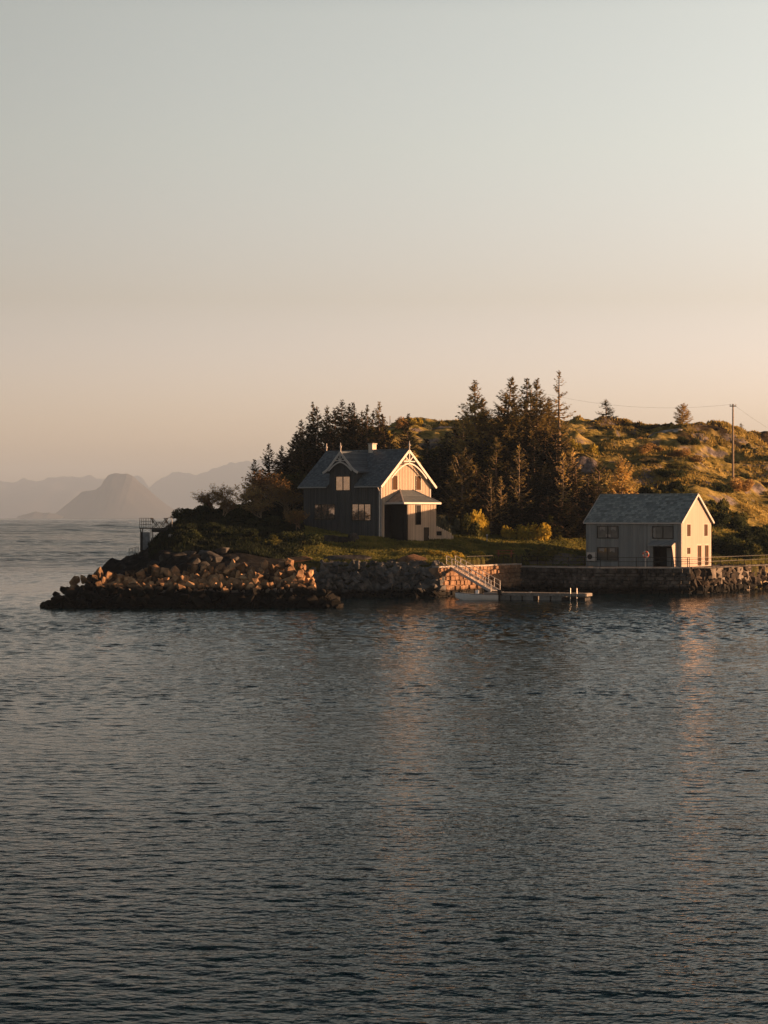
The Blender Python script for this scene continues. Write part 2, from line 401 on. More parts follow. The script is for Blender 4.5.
# wave heights at true scale: chop, wavelets and ripples, crests lying roughly across the view;
# slopes are taken by finite differences a few centimetres apart so that distant water keeps its chop
gust = noise(nt, mapping(nt, p, (.010, .035, 1), (0, 0, R(4))), 1.0, 3, .55, .3)
gk = ramp(nt, gust, [(.34, (.35, .35, .35)), (.58, (1, 1, 1))])
def wave(v):
    wB = noise(nt, mapping(nt, v, (.70, 1.5, 1), (0, 0, R(-8))), 1.0, 3, .6, .4)
    wC = noise(nt, mapping(nt, v, (3.2, 5.0, 1), (0, 0, R(18))), 1.0, 2, .6)
    return mth(nt, 'ADD', mth(nt, 'MULTIPLY', wB, WB), mth(nt, 'MULTIPLY', wC, WC))
WA, WB, WC = .0, .035, .042
EP = .06
def off(v, d):
    n_ = N(nt, 'ShaderNodeVectorMath', operation='ADD'); nt.links.new(v, n_.inputs[0]); n_.inputs[1].default_value = d; return n_.outputs[0]
open_ = mth(nt, 'MULTIPLY', mth(nt, 'SUBTRACT', geo[1], 290), 1/180, True)
gk = mth(nt, 'ADD', gk, mth(nt, 'MULTIPLY', open_, 4.0))
gk = mth(nt, 'ADD', gk, mth(nt, 'MULTIPLY', mth(nt, 'MULTIPLY', mth(nt, 'SUBTRACT', geo[1], 500), 1/600, True), 5.0))
h0 = wave(p); hx = wave(off(p, (EP, 0, 0))); hy = wave(off(p, (0, EP, 0)))
cn = N(nt, 'ShaderNodeCombineXYZ'); cn.inputs[2].default_value = 0
nt.links.new(mth(nt, 'MULTIPLY', mth(nt, 'MULTIPLY', mth(nt, 'SUBTRACT', h0, hx), 1/EP), gk), cn.inputs[0])
nt.links.new(mth(nt, 'MULTIPLY', mth(nt, 'MULTIPLY', mth(nt, 'SUBTRACT', h0, hy), 1/EP), gk), cn.inputs[1])
ad_ = N(nt, 'ShaderNodeVectorMath', operation='ADD'); nt.links.new(cn.outputs[0], ad_.inputs[0]); nt.links.new(N(nt, 'ShaderNodeNewGeometry').outputs['Normal'], ad_.inputs[1])
cn = ad_
nn_ = N(nt, 'ShaderNodeVectorMath', operation='NORMALIZE'); nt.links.new(cn.outputs[0], nn_.inputs[0]); nt.links.new(nn_.outputs[0], b.inputs['Normal'])
b.inputs['Base Color'].default_value = (.002, .015, .021, 1)
b.inputs['Roughness'].default_value = .06; b.inputs['IOR'].default_value = 1.333; b.inputs['Specular IOR Level'].default_value = .035
M['water'] = m
ys = [34.0]
while ys[-1] < 9000: ys.append(ys[-1]+max(.10, ys[-1]*.0015))
ys = np.array(ys); us = np.linspace(-1, 1, 460)
Yw = np.repeat(ys[None], len(us), 0); Xw = us[:, None]*(ys[None]*.20+9)
dyw = np.gradient(ys)[None]
Hw = np.zeros_like(Yw); rw = np.random.default_rng(4)
rough = np.clip((Yw-300)/160, 0, 1); swell = np.clip((Yw-600)/900, 0, 1)          # the open sea beyond the point runs higher than the sound
for k in range(108):
    outer = k >= 64
    lam = 8*(50/8)**rw.random() if k >= 84 else 2.2*(5/2.2)**rw.random() if outer else .28*(1.9/.28)**rw.random()
    dr_ = R(86)+rw.normal(0, .30 if outer else .48)
    kk = 2*math.pi/lam; ph = rw.uniform(0, 6.28)
    amp = (.018*lam/math.sqrt(24)*swell) if k >= 84 else (.024*lam/math.sqrt(20)*rough) if outer else SEA*lam**.25/math.sqrt(64)
    fade = np.clip((lam*.5-dyw*1.0)/(lam*.25), 0, 1)
    if fade.max() <= 0: continue
    arg = kk*(Xw*math.cos(dr_)+Yw*math.sin(dr_))+ph+1.5*math.sin(k)*np.sin(Xw/13+Yw/19+k)
    Hw += fade*amp*(np.sin(arg)+.18*np.cos(2*arg))
gst = np.clip(.9+fbm(Xw/60, Yw/34, 91, 4)*1.3, .55, 1.35)
pxw = 384+Xw*F/Yw
calm = np.exp(-((pxw-40)/130)**2)*np.exp(-((Yw-250)/42)**2)*.75
calm = np.maximum(calm, np.clip((pxw-300)/200, 0, 1)*np.exp(-((Yw-226)/14)**2)*.2)
edge = np.clip((9000-Yw)/1500, 0, 1)*np.clip((1-np.abs(us))[:, None]*30, 0, 1)*np.clip((Yw-34)/3, 0, 1)
Hw *= gst*(1-calm)*edge*(.50+2.1*np.clip((Yw-55)/110, 0, 1)-1.5*np.clip((Yw-300)/150, 0, 1))
me = grid_mesh('sea', Xw, Yw, Hw, M['water'])
WR = 30500
V0 = [(-6600,-250,0),(5400,-250,0),(5400,WR,0),(-6600,WR,0)]
a_, b2_ = ys[0], ys[-1]; wa, wb = a_*.2+9, b2_*.2+9
V1 = [(-wa,a_,0),(wa,a_,0),(wb,b2_,0),(-wb,b2_,0)]
bm = bmesh.new(); bm.from_mesh(me)
vs = [bm.verts.new(v) for v in V0+V1]
for f_ in ((0,1,5,4),(1,2,6,5),(2,3,7,6),(3,0,4,7)): bm.faces.new([vs[q] for q in f_])
for f_ in bm.faces: f_.smooth = True
bm.to_mesh(me); bm.free()
tag(link('sea', me), kind='structure')

# ------------------------------------------------------------------ far mountains
def range_mesh(name, prof, D, depth, mat, seed, rough=.10):
    """prof: photo skyline (px, py); a real ridge with slopes both ways"""
    pxs = np.linspace(prof[0][0], prof[-1][0], 260)
    pys = np.interp(pxs, [a for a, _ in prof], [c for _, c in prof])
    H = (HY-pys)*D/F+CAMH
    H = np.maximum(H, 0)
    X = (pxs-384)*D/F
    v = np.linspace(-1, 1, 41)
    Xg = np.repeat(X[:, None], 41, 1); Yg = D+depth*np.repeat(v[None], len(X), 0)
    fall = np.clip(1-np.abs(v)**.9, 0, 1)
    Hmax = H.max()
    rgd = fbm(Xg/(depth*.35), Yg/(depth*.35), seed, 5)
    Zg = H[:, None]*fall[None]*(1+rgd*.55*(1-fall[None]))-30*(1-fall[None])
    Zg[:, 20] += fbm(X/(depth*.06), X*0, seed+9, 5, .6)*Hmax*rough
    return grid_mesh(name, Xg, Yg, Zg, mat)
M['mount'] = simple('bare_mountain_rock', (.06, .058, .055), .95, .3, .0006)
far = [(-60,483),(-90,492),(-40,478),(0,481),(10,480),(30,482),(48,477),(62,474),(75,478),(90,476),(103,480),(110,484),(118,486),(128,478),(138,474),(142,476),(148,487),(158,479),(172,473),(182,471),(196,473),(215,468),(232,464),(260,462),(300,470),(345,478),(420,490),(520,505),(640,515)]
tag(link('distant_mountain_range', range_mesh('distant_mountain_range', far, 26000, 3200, M['mount'], 40)), 'pale hazy jagged mountain range on the far horizon', 'mountains', kind='structure')
dome = [(52,516),(60,510),(72,500),(82,492),(95,490),(101,486),(104,480),(108,475),(114,473.5),(127,473.5),(133,476),(139,482),(148,489),(156,496),(166,504),(176,511),(186,515)]
tag(link('dome_shaped_island', range_mesh('dome_shaped_island', dome, 15000, 900, M['mount'], 50, .012)), 'hazy dome topped mountain island rising from the sea', 'mountain', kind='structure')
isl = [(18,516.6),(26,514),(36,511.5),(44,513),(50,512.5),(60,515.5),(64,516.6)]
tag(link('low_island', range_mesh('low_island', isl, 14000, 400, M['mount'], 60)), 'low faint island left of the dome mountain', 'island', kind='structure')

# ------------------------------------------------------------------ islet added out of frame to the left for the window reflections
xs = np.linspace(-1, 1, 90); A, B = np.meshgrid(xs, xs, indexing='ij')
Zi = (1-(A**2+B**2))*6.5+fbm(A*3.5, B*3.5, 77, 4)*6; Zi = np.where(A**2+B**2 > .98, -3, Zi)
me = grid_mesh('added_skerry', -290+A*48, 205+B*85, Zi, M['ground'])
attr(me, 'lawn', Zi*0); attr(me, 'west', Zi*0); attr(me, 'quay', Zi*0)
tag(link('added_skerry', me), kind='structure')

# ------------------------------------------------------------------ boulders
def rock_mesh(seed, elong=(1, .8, .7), n=13, name='boulder', mat=None, bev=.03):
    r = random.Random(seed); bm = bmesh.new()
    for k in range(n):
        v = Vector((r.gauss(0, 1), r.gauss(0, 1), r.gauss(0, 1))).normalized()
        q = .34+.26*r.random()
        # squared-off hull, like blasted rock
        mx = max(abs(v.x), abs(v.y), abs(v.z)); v = v*(1-.5)+v/mx*.5
        bm.verts.new((v.x*q*elong[0], v.y*q*elong[1], v.z*q*elong[2]))
    res = bmesh.ops.convex_hull(bm, input=bm.verts)
    bmesh.ops.delete(bm, geom=list({e for e in res['geom_interior']+res['geom_unused'] if isinstance(e, bmesh.types.BMVert)}), context='VERTS')
    bmesh.ops.bevel(bm, geom=list(bm.edges), offset=bev, segments=1, affect='EDGES', clamp_overlap=True)
    bmesh.ops.recalc_face_normals(bm, faces=bm.faces)
    me = bpy.data.meshes.new(name); bm.to_mesh(me); bm.free(); me.materials.append(mat or M['stone_break']); return me
ROCKS = [rock_mesh(100+i, random.choice([(1.15,.8,.75),(1,.9,.8),(1.35,.8,.6),(.95,.85,1.05)])) for i in range(12)]

def rubble(name, pts, mat, parent=None):
    """many packed stones as one wall body. pts: (x, y, z, size)"""
    V = []; Fs = []; o = 0; r = random.Random(5)
    src = [([v.co.copy() for v in me.vertices], [tuple(p.vertices) for p in me.polygons]) for me in ROCKS]
    for (x, y, z, s) in pts:
        vs, fs = r.choice(src)
        mt = Matrix.Translation((x, y, z)) @ Matrix.Rotation(r.uniform(0, 6.28), 4, 'Z') @ Matrix.Rotation(r.uniform(-.6, .6), 4, 'X') @ Matrix.Scale(s, 4)
        V += [tuple(mt @ v) for v in vs]; Fs += [tuple(i+o for i in f) for f in fs]; o += len(vs)
    me = bpy.data.meshes.new(name); me.from_pydata(V, [], Fs); me.materials.append(mat); me.update()
    return link(name, me, parent)

# breakwater: a rubble body, boulders heaped on it
def upper_z(px): return np.interp(px, [42, 60, 75, 100, 150, 200, 250, 300, 318], [1.0, 1.6, 2.3, 3.1, 3.5, 3.65, 3.8, 3.95, 3.6])
pts = []
r = random.Random(3)
for px in np.arange(46, 338, 3.0):
    X0 = PX(px, 200)
    zt = 1.6 if px > 75 else 1.0
    for k in range(6):
        pts.append((X0+r.uniform(-.3, .3), 198.6+k*1.2+r.uniform(-.3, .3), r.uniform(-.5, zt-.9), r.uniform(.9, 1.4)))
for px in np.arange(78, 312, 3.0):
    X0 = PX(px, 208)
    for k in range(6):
        zt = upper_z(px)
        pts.append((X0, 206+k*1.3, r.uniform(.8, max(1., zt-1.5)), r.uniform(1.1, 1.6)))
bw = rubble('breakwater', pts, M['stone_break'])
tag(bw, 'low breakwater of dark packed rubble reaching into the sea at left', 'breakwater')
nb = 0
def put_rock(x, y, z, s, label, group, rk=None, tilt=.7, rz=None):
    global nb
    o = bpy.data.objects.new('boulder', rk or r.choice(ROCKS)); C.objects.link(o)
    o.location = (x, y, z); o.rotation_euler = (r.uniform(-tilt, tilt), r.uniform(-tilt, tilt), r.uniform(0, 6.28) if rz is None else rz)
    o.scale = (s*r.uniform(.85, 1.2), s*r.uniform(.85, 1.1), s*r.uniform(.8, 1.15)); nb += 1
    return tag(o, label, 'boulder', group)
# lower tier, dark and wet
for px in np.arange(56, 336, 8.0):
    for k in range(2):
        x = PX(px+r.uniform(-3, 3), 199)
        zt = 1.65 if px > 112 else 1.35+(px-56)/56*.3
        put_rock(x, 198.2+k*.7+r.uniform(-.2, .2), (.35 if k == 0 else zt-.45)+r.uniform(-.15, .45), r.uniform(.75, 1.45), 'dark wet boulder in the lower tier of the breakwater', 'dark lower breakwater boulders')
put_rock(PX(46, 198), 198.5, .2, 1.3, 'leftmost boulder at the breakwater tip, black and low in the water', None)
put_rock(PX(335, 198), 198.3, .35, 1.5, 'last low boulder at the right end of the dark breakwater tier', None)
# upper tier, sunlit: slabs tipped on edge
SLAB = [rock_mesh(500+i, (1.2, .72, 1.0), 18, 'boulder', None, .02) for i in range(10)]
for px in np.arange(62, 314, 6.4):
    zt = upper_z(px)
    rows = 5 if px > 110 else 3
    for k in range(rows):
        z = zt-.45-(rows-1-k)*.56+r.uniform(-.35, .40)
        y = 204.1+k*.75+r.uniform(-.3, .3)
        o = put_rock(PX(px+r.uniform(-3, 3), y), y, max(.5, z), r.uniform(.55, 1.2), 'sunlit brown boulder heaped along the upper breakwater', 'sunlit upper breakwater boulders', r.choice(SLAB))
        o.rotation_euler = (r.uniform(-.35, .5), r.uniform(-.6, .6), R(r.uniform(48, 82)))
sl = put_rock(PX(300, 209), 209, 4.15, 1.0, 'long flat orange slab capping the right end of the upper boulder heap', None, tilt=.06, rz=0)
sl.scale = (2.9, 1.4, .55)
# the worn ledge between the tiers
mb = MB()
for k in range(16):
    px = 118+k*12.3
    mb.box((PX(px, 203), 202.4+r.uniform(0,.5), 1.20), (PX(px+r.uniform(9,12), 203)-.02, 204.3, 1.55+r.uniform(-.12,.08)))
tag(mb.build('concrete_ledge', M['stone_ledge'], bevel=.05), 'pale narrow ledge running between dark and sunlit breakwater boulders', 'ledge')

SR = [rock_mesh(300+i, (1.2, .9, .7), 14, 'shore_rock', M['stone_dark']) for i in range(5)]
for k in range(36):
    px = r.uniform(96, 235); D = r.uniform(215, 229); x = PX(px, D); g = ground(x, D)
    if g < .3: continue
    o = put_rock(x, D, g+.05, r.uniform(.7, 2.0), 'dark angular rock lying on the shaded shore of the point', 'dark shore rocks on the point', r.choice(SR), .3)
    o.name = 'shore_rock'; o['category'] = 'rock'
for px in np.arange(116, 318, 7.5):
    put_rock(PX(px+r.uniform(-3, 3), 203), 202.1+r.uniform(0, .9), 1.72+r.uniform(-.1, .15), r.uniform(.5, .95), 'smaller brown stone lying on the ledge between the two boulder tiers', 'stones on the breakwater ledge', r.choice(SLAB))
# ------------------------------------------------------------------ walls along the shore
def masonry(path, ztop, zbot, mat, seed, wmin=.45, wmax=1.15, hmin=.3, hmax=.55, name='wall', out=.35, body=1.0):
    rr = random.Random(seed); V = []; Fs = []
    pts = [Vector((a, c)) for a, c in path]
    L = [0]
    for i in range(len(pts)-1): L.append(L[-1]+(pts[i+1]-pts[i]).length)
    def at(s):
        s = max(0, min(L[-1]-1e-4, s))
        for i in range(len(pts)-1):
            if s <= L[i+1]: break
        d = (pts[i+1]-pts[i]).normalized(); p = pts[i]+d*(s-L[i])
        return p, Vector((d.y, -d.x))
    z = zbot
    while z < ztop-.05:
        h = rr.uniform(hmin, hmax)
        if z+h > ztop-.15: h = ztop-z
        s = -rr.uniform(0, .4)
        while s < L[-1]:
            w = rr.uniform(wmin, wmax); a = s+.02; c = min(s+w-.02, L[-1])
            if c-a > .15:
                pr = rr.uniform(.02, .22); j = lambda q: rr.uniform(-q, q)
                cs = []
                for (ss, zz_) in ((a, z+.015), (c, z+.015), (c, z+h-.015), (a, z+h-.015)):
                    cs.append((ss+j(.03), zz_+j(.03)))
                o = len(V)
                for (dep, ins) in ((-.35, 0), (out*.35, 0), (out*.35+pr, .22)):
                    mxs = sum(q[0] for q in cs)/4; mzs = sum(q[1] for q in cs)/4
                    for (ss, zz_) in cs:
                        s2 = ss+(mxs-ss)*ins+j(.02); z2 = zz_+(mzs-zz_)*ins+j(.02)
                        pp, nn = at(s2); V.append((pp.x+nn.x*dep, pp.y+nn.y*dep, z2))
                for lv in (0, 4):
                    for k in range(4): Fs.append((o+lv+k, o+lv+(k+1)%4, o+lv+4+(k+1)%4, o+lv+4+k))
                Fs.append((o+8, o+9, o+10, o+11)); Fs.append((o+3, o+2, o+1, o))
            s += w
        z += h
    mb = MB(); mb.v = V; mb.f = Fs; mb.m = [0]*len(Fs)
    for i in range(len(pts)-1):          # solid core behind the face stones
        a, c = pts[i], pts[i+1]; d = (c-a).normalized(); n = Vector((d.y, -d.x))
        q = [(a.x, a.y), (c.x, c.y), (c.x-n.x*body, c.y-n.y*body), (a.x-n.x*body, a.y-n.y*body)]
        mb.prism([(x, y, zbot) for x, y in q], (0, 0, ztop-zbot-.04))
    return mb, at, L[-1]
def W2(px, D): return (PX(px, D), D)
def coping(path, z, mat, parent, w=.9, th=.16, over=.25, back=.65):
    mb = MB(); pts = [Vector(p) for p in path]; rr = random.Random(2)
    for i in range(len(pts)-1):
        a, c = pts[i], pts[i+1]; d = (c-a).normalized(); n = Vector((d.y, -d.x)); L = (c-a).length; s = 0
        while s < L:
            e = min(L, s+rr.uniform(1.2, 2.2)); dz = rr.uniform(-.015, .015)
            q = [a+d*s+n*over, a+d*(e-.03)+n*over, a+d*(e-.03)-n*back, a+d*s-n*back]
            mb.prism([(v.x, v.y, z+dz) for v in q], (0, 0, th)); s = e
    return mb.build('coping', mat, parent, bevel=.03)

quay_main = [W2(520, 241), W2(600, 234.6), W2(690, 235.2)]
quay_bend = [W2(690, 235.2), W2(715, 238), W2(740, 243.5), W2(768, 251), W2(850, 274), W2(1000, 300)]
quay_lit = [W2(437, 225.6), W2(462, 229.5), W2(520, 241)]
t = empty('quay_wall', (0, 0, 0), 0, 'dark dry stone quay wall in front of the boathouse', 'quay wall')
masonry(quay_main, 2.72, -1.2, None, 1, .35, 1.5, .28, .6)[0].build('stonework', M['stone_wall'], t)
coping(quay_main, 2.70, M['concrete'], t)
t = empty('sunlit_quay_wall', (0, 0, 0), 0, 'orange lit block wall behind the sloping gangway', 'quay wall')
masonry(quay_lit, 3.0, -1.2, None, 2, .3, 1.0, .25, .55)[0].build('stonework', M['stone_warm'], t)
coping(quay_lit, 2.98, M['concrete'], t)
t = empty('curving_quay_wall', (0, 0, 0), 0, 'quay wall curving away past the boathouse to the right edge', 'quay wall')
bp = [Vector(q) for q in quay_bend]; pts = []; rq = random.Random(8)
for i_ in range(len(bp)-1):
    e_ = (bp[i_+1]-bp[i_]); n_ = Vector((e_.y, -e_.x)).normalized(); L_ = e_.length; q_ = 0
    while q_ < L_:
        for k_ in range(5):
            v_ = bp[i_]+e_*(q_/L_)-n_*(.25+.1*k_+rq.uniform(-.1, .15)); pts.append((v_.x, v_.y, -.2+k_*.64+rq.uniform(-.12, .12), rq.uniform(.75, 1.35)))
        q_ += .62
rubble('stonework', pts, M['stone_bend'], t)
mb = MB()
for i_ in range(len(bp)-1):
    e_ = (bp[i_+1]-bp[i_]).normalized(); n_ = Vector((e_.y, -e_.x)); a_, c_ = bp[i_]-n_*.5, bp[i_+1]-n_*.5
    mb.prism([(a_.x, a_.y, -1.2), (c_.x, c_.y, -1.2), (c_.x-n_.x, c_.y-n_.y, -1.2), (a_.x-n_.x, a_.y-n_.y, -1.2)], (0, 0, 3.85))
mb.build('core', M['stone_bend'], t)
coping(quay_bend, 2.69, M['stone_dark'], t)
# rough rubble bank left of the gangway
pts = []; r = random.Random(9)
for px in np.arange(286, 440, 3.2):
    for k in range(9):
        f = k/8
        pts.append((PX(px, 225)+r.uniform(-.3, .3), 224.0+f*3.2+r.uniform(-.3, .3), -.4+f*3.6+r.uniform(-.15, .15), r.uniform(.6, 1.25)))
    for k in range(3):
        pts.append((PX(px, 228)+r.uniform(-.3, .3), 227.4+k*.8, 3.3+r.uniform(-.5, .1), r.uniform(.6, 1.2)))
tag(rubble('rubble_bank', pts, M['stone_bank']), 'dark grey rubble bank holding the shore below the gabled house', 'stone bank')
# rust coloured rock hump on the bank
for (px, py, D, s, lb) in ((412, 562, 229, (3.4, 2.0, 1.3), 'rounded tan rock hump on the bank left of the gangway'),
                           (343, 561, 229.5, (5.6, 1.8, .8), 'long smooth grey rock slab at the lawn edge under the house'),
                           (332, 542, 238, (2.0, 1.3, 1.3), 'left grey boulder in the lawn below the triple window'),
                           (345, 543, 238, (2.3, 1.3, 1.1), 'middle grey boulder of the three in the lawn'),
                           (354, 541, 239, (1.6, 1.2, 1.3), 'right grey boulder of the three in the lawn')):
    o = link('rock', rock_mesh(int(px), (1, 1, 1), 26, 'rock', M['stone_warm'] if px == 412 else M['stone_dark'], .06))
    x = PX(px, D); o.location = (x, D, ground(x, D)+s[2]*.12); o.scale = s; tag(o, lb, 'rock')

# ------------------------------------------------------------------ railing along the quay
def railing(path, z, spacing, label, h=1.0, rails=(1.0, .55), zf=None, mat=None):
    root = empty('railing', (path[0][0], path[0][1], z), 0, label, 'railing')
    pts = [Vector((a, c)) for a, c in path]; org = Vector(path[0]); ms = mat or M['black']
    for i in range(len(pts)-1):
        a, c = pts[i]-org, pts[i+1]-org; L = (c-a).length; n = max(1, int(round(L/spacing)))
        for k in range(n+(1 if i == len(pts)-2 else 0)):
            q = a.lerp(c, k/n); mb = MB(); mb.box((q.x-.03, q.y-.03, 0), (q.x+.03, q.y+.03, h)); mb.build('post', ms, root)
        mb = MB()
        for hh in rails: mb.bar((a.x, a.y, hh), (c.x, c.y, hh), .045, .05)
        mb.build('rail', ms, root)
    return root
def inset(path, d):
    out = []
    for i, p in enumerate(path):
        a = Vector(path[max(0, i-1)]); c = Vector(path[min(len(path)-1, i+1)]); e = (c-a).normalized()
        out.append((p[0]-e.y*d, p[1]+e.x*d))
    return out
railing(inset(quay_main, .35), 2.87, 1.9, 'thin black railing along the quay edge before the boathouse')
railing(inset(quay_bend[:5], .35), 2.86, 2.1, 'black railing following the curving quay to the right edge')
railing(inset([W2(470, 231), W2(520, 241)], .4), 3.15, 1.1, 'thin dark railing on top of the sunlit block wall', h=.9, rails=(.9,))

# ------------------------------------------------------------------ windows and doors
def window(root, plane, c, z0, w, h, panes, glass, frame, depth=.0, muntin=None, name='window', fw=.07, inner=None):
    """plane 'L' = long front at local x=c0 facing -x ; 'G' = gable front at local y=c0 facing -y. c = (position along, plane offset)"""
    s, off = c; mb = MB(); g = MB()
    def bx(m_, s0, s1, za, zb, d0, d1):
        if plane == 'L': m_.box((off-d1, s0, za), (off-d0, s1, zb))
        else: m_.box((s0, off-d1, za), (s1, off-d0, zb))
    bx(mb, s-w/2-fw, s-w/2, z0-fw, z0+h+fw, .0, .07); bx(mb, s+w/2, s+w/2+fw, z0-fw, z0+h+fw, .0, .07)
    bx(mb, s-w/2, s+w/2, z0-fw, z0, .0, .075); bx(mb, s-w/2, s+w/2, z0+h, z0+h+fw, .0, .075)
    for k in range(1, panes):
        q = s-w/2+w*k/panes; bx(mb, q-.05, q+.05, z0, z0+h, .0, .065)
    if muntin:
        bx(mb, s-w/2, s+w/2, z0+h*muntin-.025, z0+h*muntin+.025, .0, .06)
    f = mb.build(name, frame, root)
    for k in range(panes):
        g = MB(); q0 = s-w/2+w*k/panes+(.05 if k else 0); q1 = s-w/2+w*(k+1)/panes-(.05 if k < panes-1 else 0)
        bx(g, q0, q1, z0, z0+h, .0, .03); g.build('pane', glass, f)
    return f

def clad(mb, plane, off, s0, s1, z0, ztop, step=.30, proud=.035, skip=()):
    """battens over a wall face; ztop(s) gives the top"""
    s = s0+step/2
    while s < s1:
        spans = [(z0, ztop(s)-.05)]
        for (a, c, lo, hi) in skip:
            if a-.1 < s < c+.1:
                spans = [q for (x, y) in spans for q in ((x, min(y, lo-.08)), (max(x, hi+.08), y)) if q[1]-q[0] > .05]
        for (x, y) in spans:
            if plane == 'L': mb.box((off-proud, s-.03, x), (off+.01, s+.03, y))
            else: mb.box((s-.03, off-proud, x), (s+.03, off+.01, y))
        s += step

# ------------------------------------------------------------------ the gabled house
a = 42; th = R(90-a)
cx, cy = PX(381, 242), 242.0
HB = 5.6
H = empty('gabled_house', (cx, cy, HB), th, 'dark grey timber house with slate roof, carved gables and porch on the headland', 'house')
W, L = 8.3, 11.85
ez, pz = 5.9, 9.97; ov = .45
sl_ = (pz-ez)/(W/2+ov)
def roofz(x): return ez+(min(x, W-x)+ov)*sl_
fz = -1.6
# long front wall (with the wall dormer) and back wall
y0d, y1d, yc = 3.62, 7.78, 5.7
mb = MB()
wt = roofz(0)-.1
mb.prism([(0, 0, fz), (0, L, fz), (0, L, wt), (0, y1d, wt), (0, y1d, 7.55), (0, yc+.6, 9.1), (0, yc-.6, 9.1), (0, y0d, 7.55), (0, y0d, wt), (0, 0, wt)], (.2, 0, 0))
def ft(s):
    if y0d < s < y1d: return min(9.1, 7.55+(1.85-abs(s-yc))*1.1)
    return wt
skf = [(6.9, 10.1, 2.25, 4.1), (2.9-1.4, 2.9+1.4, 2.2, 4.1), (yc-1.2, yc+1.2, 5.5, 7.2)]
clad(mb, 'L', 0, .1, L, -.2, ft, .30, skip=skf)
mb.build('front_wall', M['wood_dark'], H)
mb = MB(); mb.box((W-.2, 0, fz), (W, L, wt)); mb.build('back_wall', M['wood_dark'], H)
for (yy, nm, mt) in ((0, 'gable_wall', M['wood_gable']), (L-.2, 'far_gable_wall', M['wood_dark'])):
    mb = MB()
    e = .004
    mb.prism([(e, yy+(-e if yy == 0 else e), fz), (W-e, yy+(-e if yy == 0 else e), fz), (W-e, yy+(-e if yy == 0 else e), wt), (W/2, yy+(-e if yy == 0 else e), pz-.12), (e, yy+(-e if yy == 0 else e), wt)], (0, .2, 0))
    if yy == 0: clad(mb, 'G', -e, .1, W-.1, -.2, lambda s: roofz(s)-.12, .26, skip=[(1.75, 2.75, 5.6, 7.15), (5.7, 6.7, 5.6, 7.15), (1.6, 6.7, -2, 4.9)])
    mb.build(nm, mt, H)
# main roof: two slabs
for sgn, nm in ((-1, 'front'), (1, 'back')):
    t_ = .16; mb = MB()
    xe = W/2+sgn*(W/2+ov)
    for (ya, yb, xs0) in (((-ov, y0d, xe), (y0d, y1d, .45), (y1d, L+ov, xe)) if sgn < 0 else ((-ov, L+ov, xe),)):
        zs = ez+(xs0+ov)*sl_ if sgn < 0 else ez
        mb.prism([(xs0, ya, zs), (W/2, ya, pz), (W/2, ya, pz+t_), (xs0, ya, zs+t_)], (0, yb-ya, 0))
    o = mb.build('roof', M['slate_a'], H)
mb = MB(); mb.box((W/2-.12, -ov-.01, pz+.08), (W/2+.12, L+ov+.01, pz+.24)); mb.build('ridge_cap', M['slate_a'], H)
# dormer roof with flared eaves
prof = [(0, 9.80), (1.05, 8.74), (1.75, 8.05), (2.2, 7.72), (2.68, 7.50)]
for sgn in (-1, 1):
    mb = MB()
    for i in range(len(prof)-1):
        (d0, za), (d1, zb) = prof[i], prof[i+1]
        mb.prism([(-ov, yc+sgn*d0, za), (-ov, yc+sgn*d1, zb), (-ov, yc+sgn*d1, zb+.14), (-ov, yc+sgn*d0, za+.14)], (W/2+ov-.05, 0, 0))
    mb.build('dormer_roof', M['slate_a'], H)
# dormer side cheeks
for s in (y0d, y1d-.12):
    mb = MB(); mb.prism([(.2, s, wt-.3), (.2, s, 7.85), (2.4, s, 7.85), (2.4, s, wt+1.9)], (0, .12, 0)); mb.build('dormer_cheek', M['wood_dark'], H)
# barge boards, tie, arch and king post
def gable_trim(pk, rake, axis, off, mt, span_arch, drop):
    def pt(s, z): return (s, off, z) if axis == 'x' else (off, s, z)
    up = (0, 1, 0) if axis == 'x' else (1, 0, 0)
    mb = MB()
    for sgn in (-1, 1):
        for i in range(len(rake)-1):
            (d0, za), (d1, zb) = rake[i], rake[i+1]
            mb.bar(pt(pk+sgn*d0, za), pt(pk+sgn*d1, zb), .07, .26, up=(0, 0, 1))
        mb.build('barge_board', mt, H); mb = MB()
    zt = rake[0][1]
    mb = MB()
    mb.bar(pt(pk, zt), pt(pk, zt-drop), .12)
    mb.bar(pt(pk-drop*.62, zt-drop*.78), pt(pk+drop*.62, zt-drop*.78), .07, .12)
    for sgn in (-1, 1):
        mb.bar(pt(pk, zt-drop*.80), pt(pk+sgn*drop*.42, zt-drop*.40), .06, .10)
        prev = None
        for k in range(8):
            u = k/7; q = pt(pk+sgn*span_arch*u, zt-drop*.92-u**1.7*span_arch*.56)
            if prev: mb.bar(prev, q, .07, .15)
            prev = q
    mb.build('gable_ornament', mt, H)
gable_trim(W/2, [(0, pz+.02), (W/2+ov+.05, ez-.02)], 'x', -ov-.05, M['white'], 2.95, 1.55)
gable_trim(yc, [(d, z+.02) for d, z in prof], 'y', -ov-.05, M['white'], 1.75, 1.2)
def finial(x, y, z):
    mb = MB(); mb.tube([(x, y, z-.1), (x, y, z+.35), (x, y, z+.42), (x, y, z+.5), (x, y, z+.62), (x, y, z+.95)], [.07, .07, .13, .13, .07, .03], 8)
    mb.build('finial', M['white'], H)
finial(W/2, -ov-.05, pz+.15); finial(-ov+.02, yc, 9.95); finial(W/2, L+ov-.1, pz+.15)
mb = MB(); mb.box((W/2-.34, 4.75, 9.1), (W/2+.34, 5.35, 10.8)); c_ = mb.build('chimney', M['chimney'], H)
mb = MB(); mb.box((W/2-.41, 4.68, 10.8), (W/2+.41, 5.42, 10.93)); mb.build('chimney_cap', M['concrete'], c_)
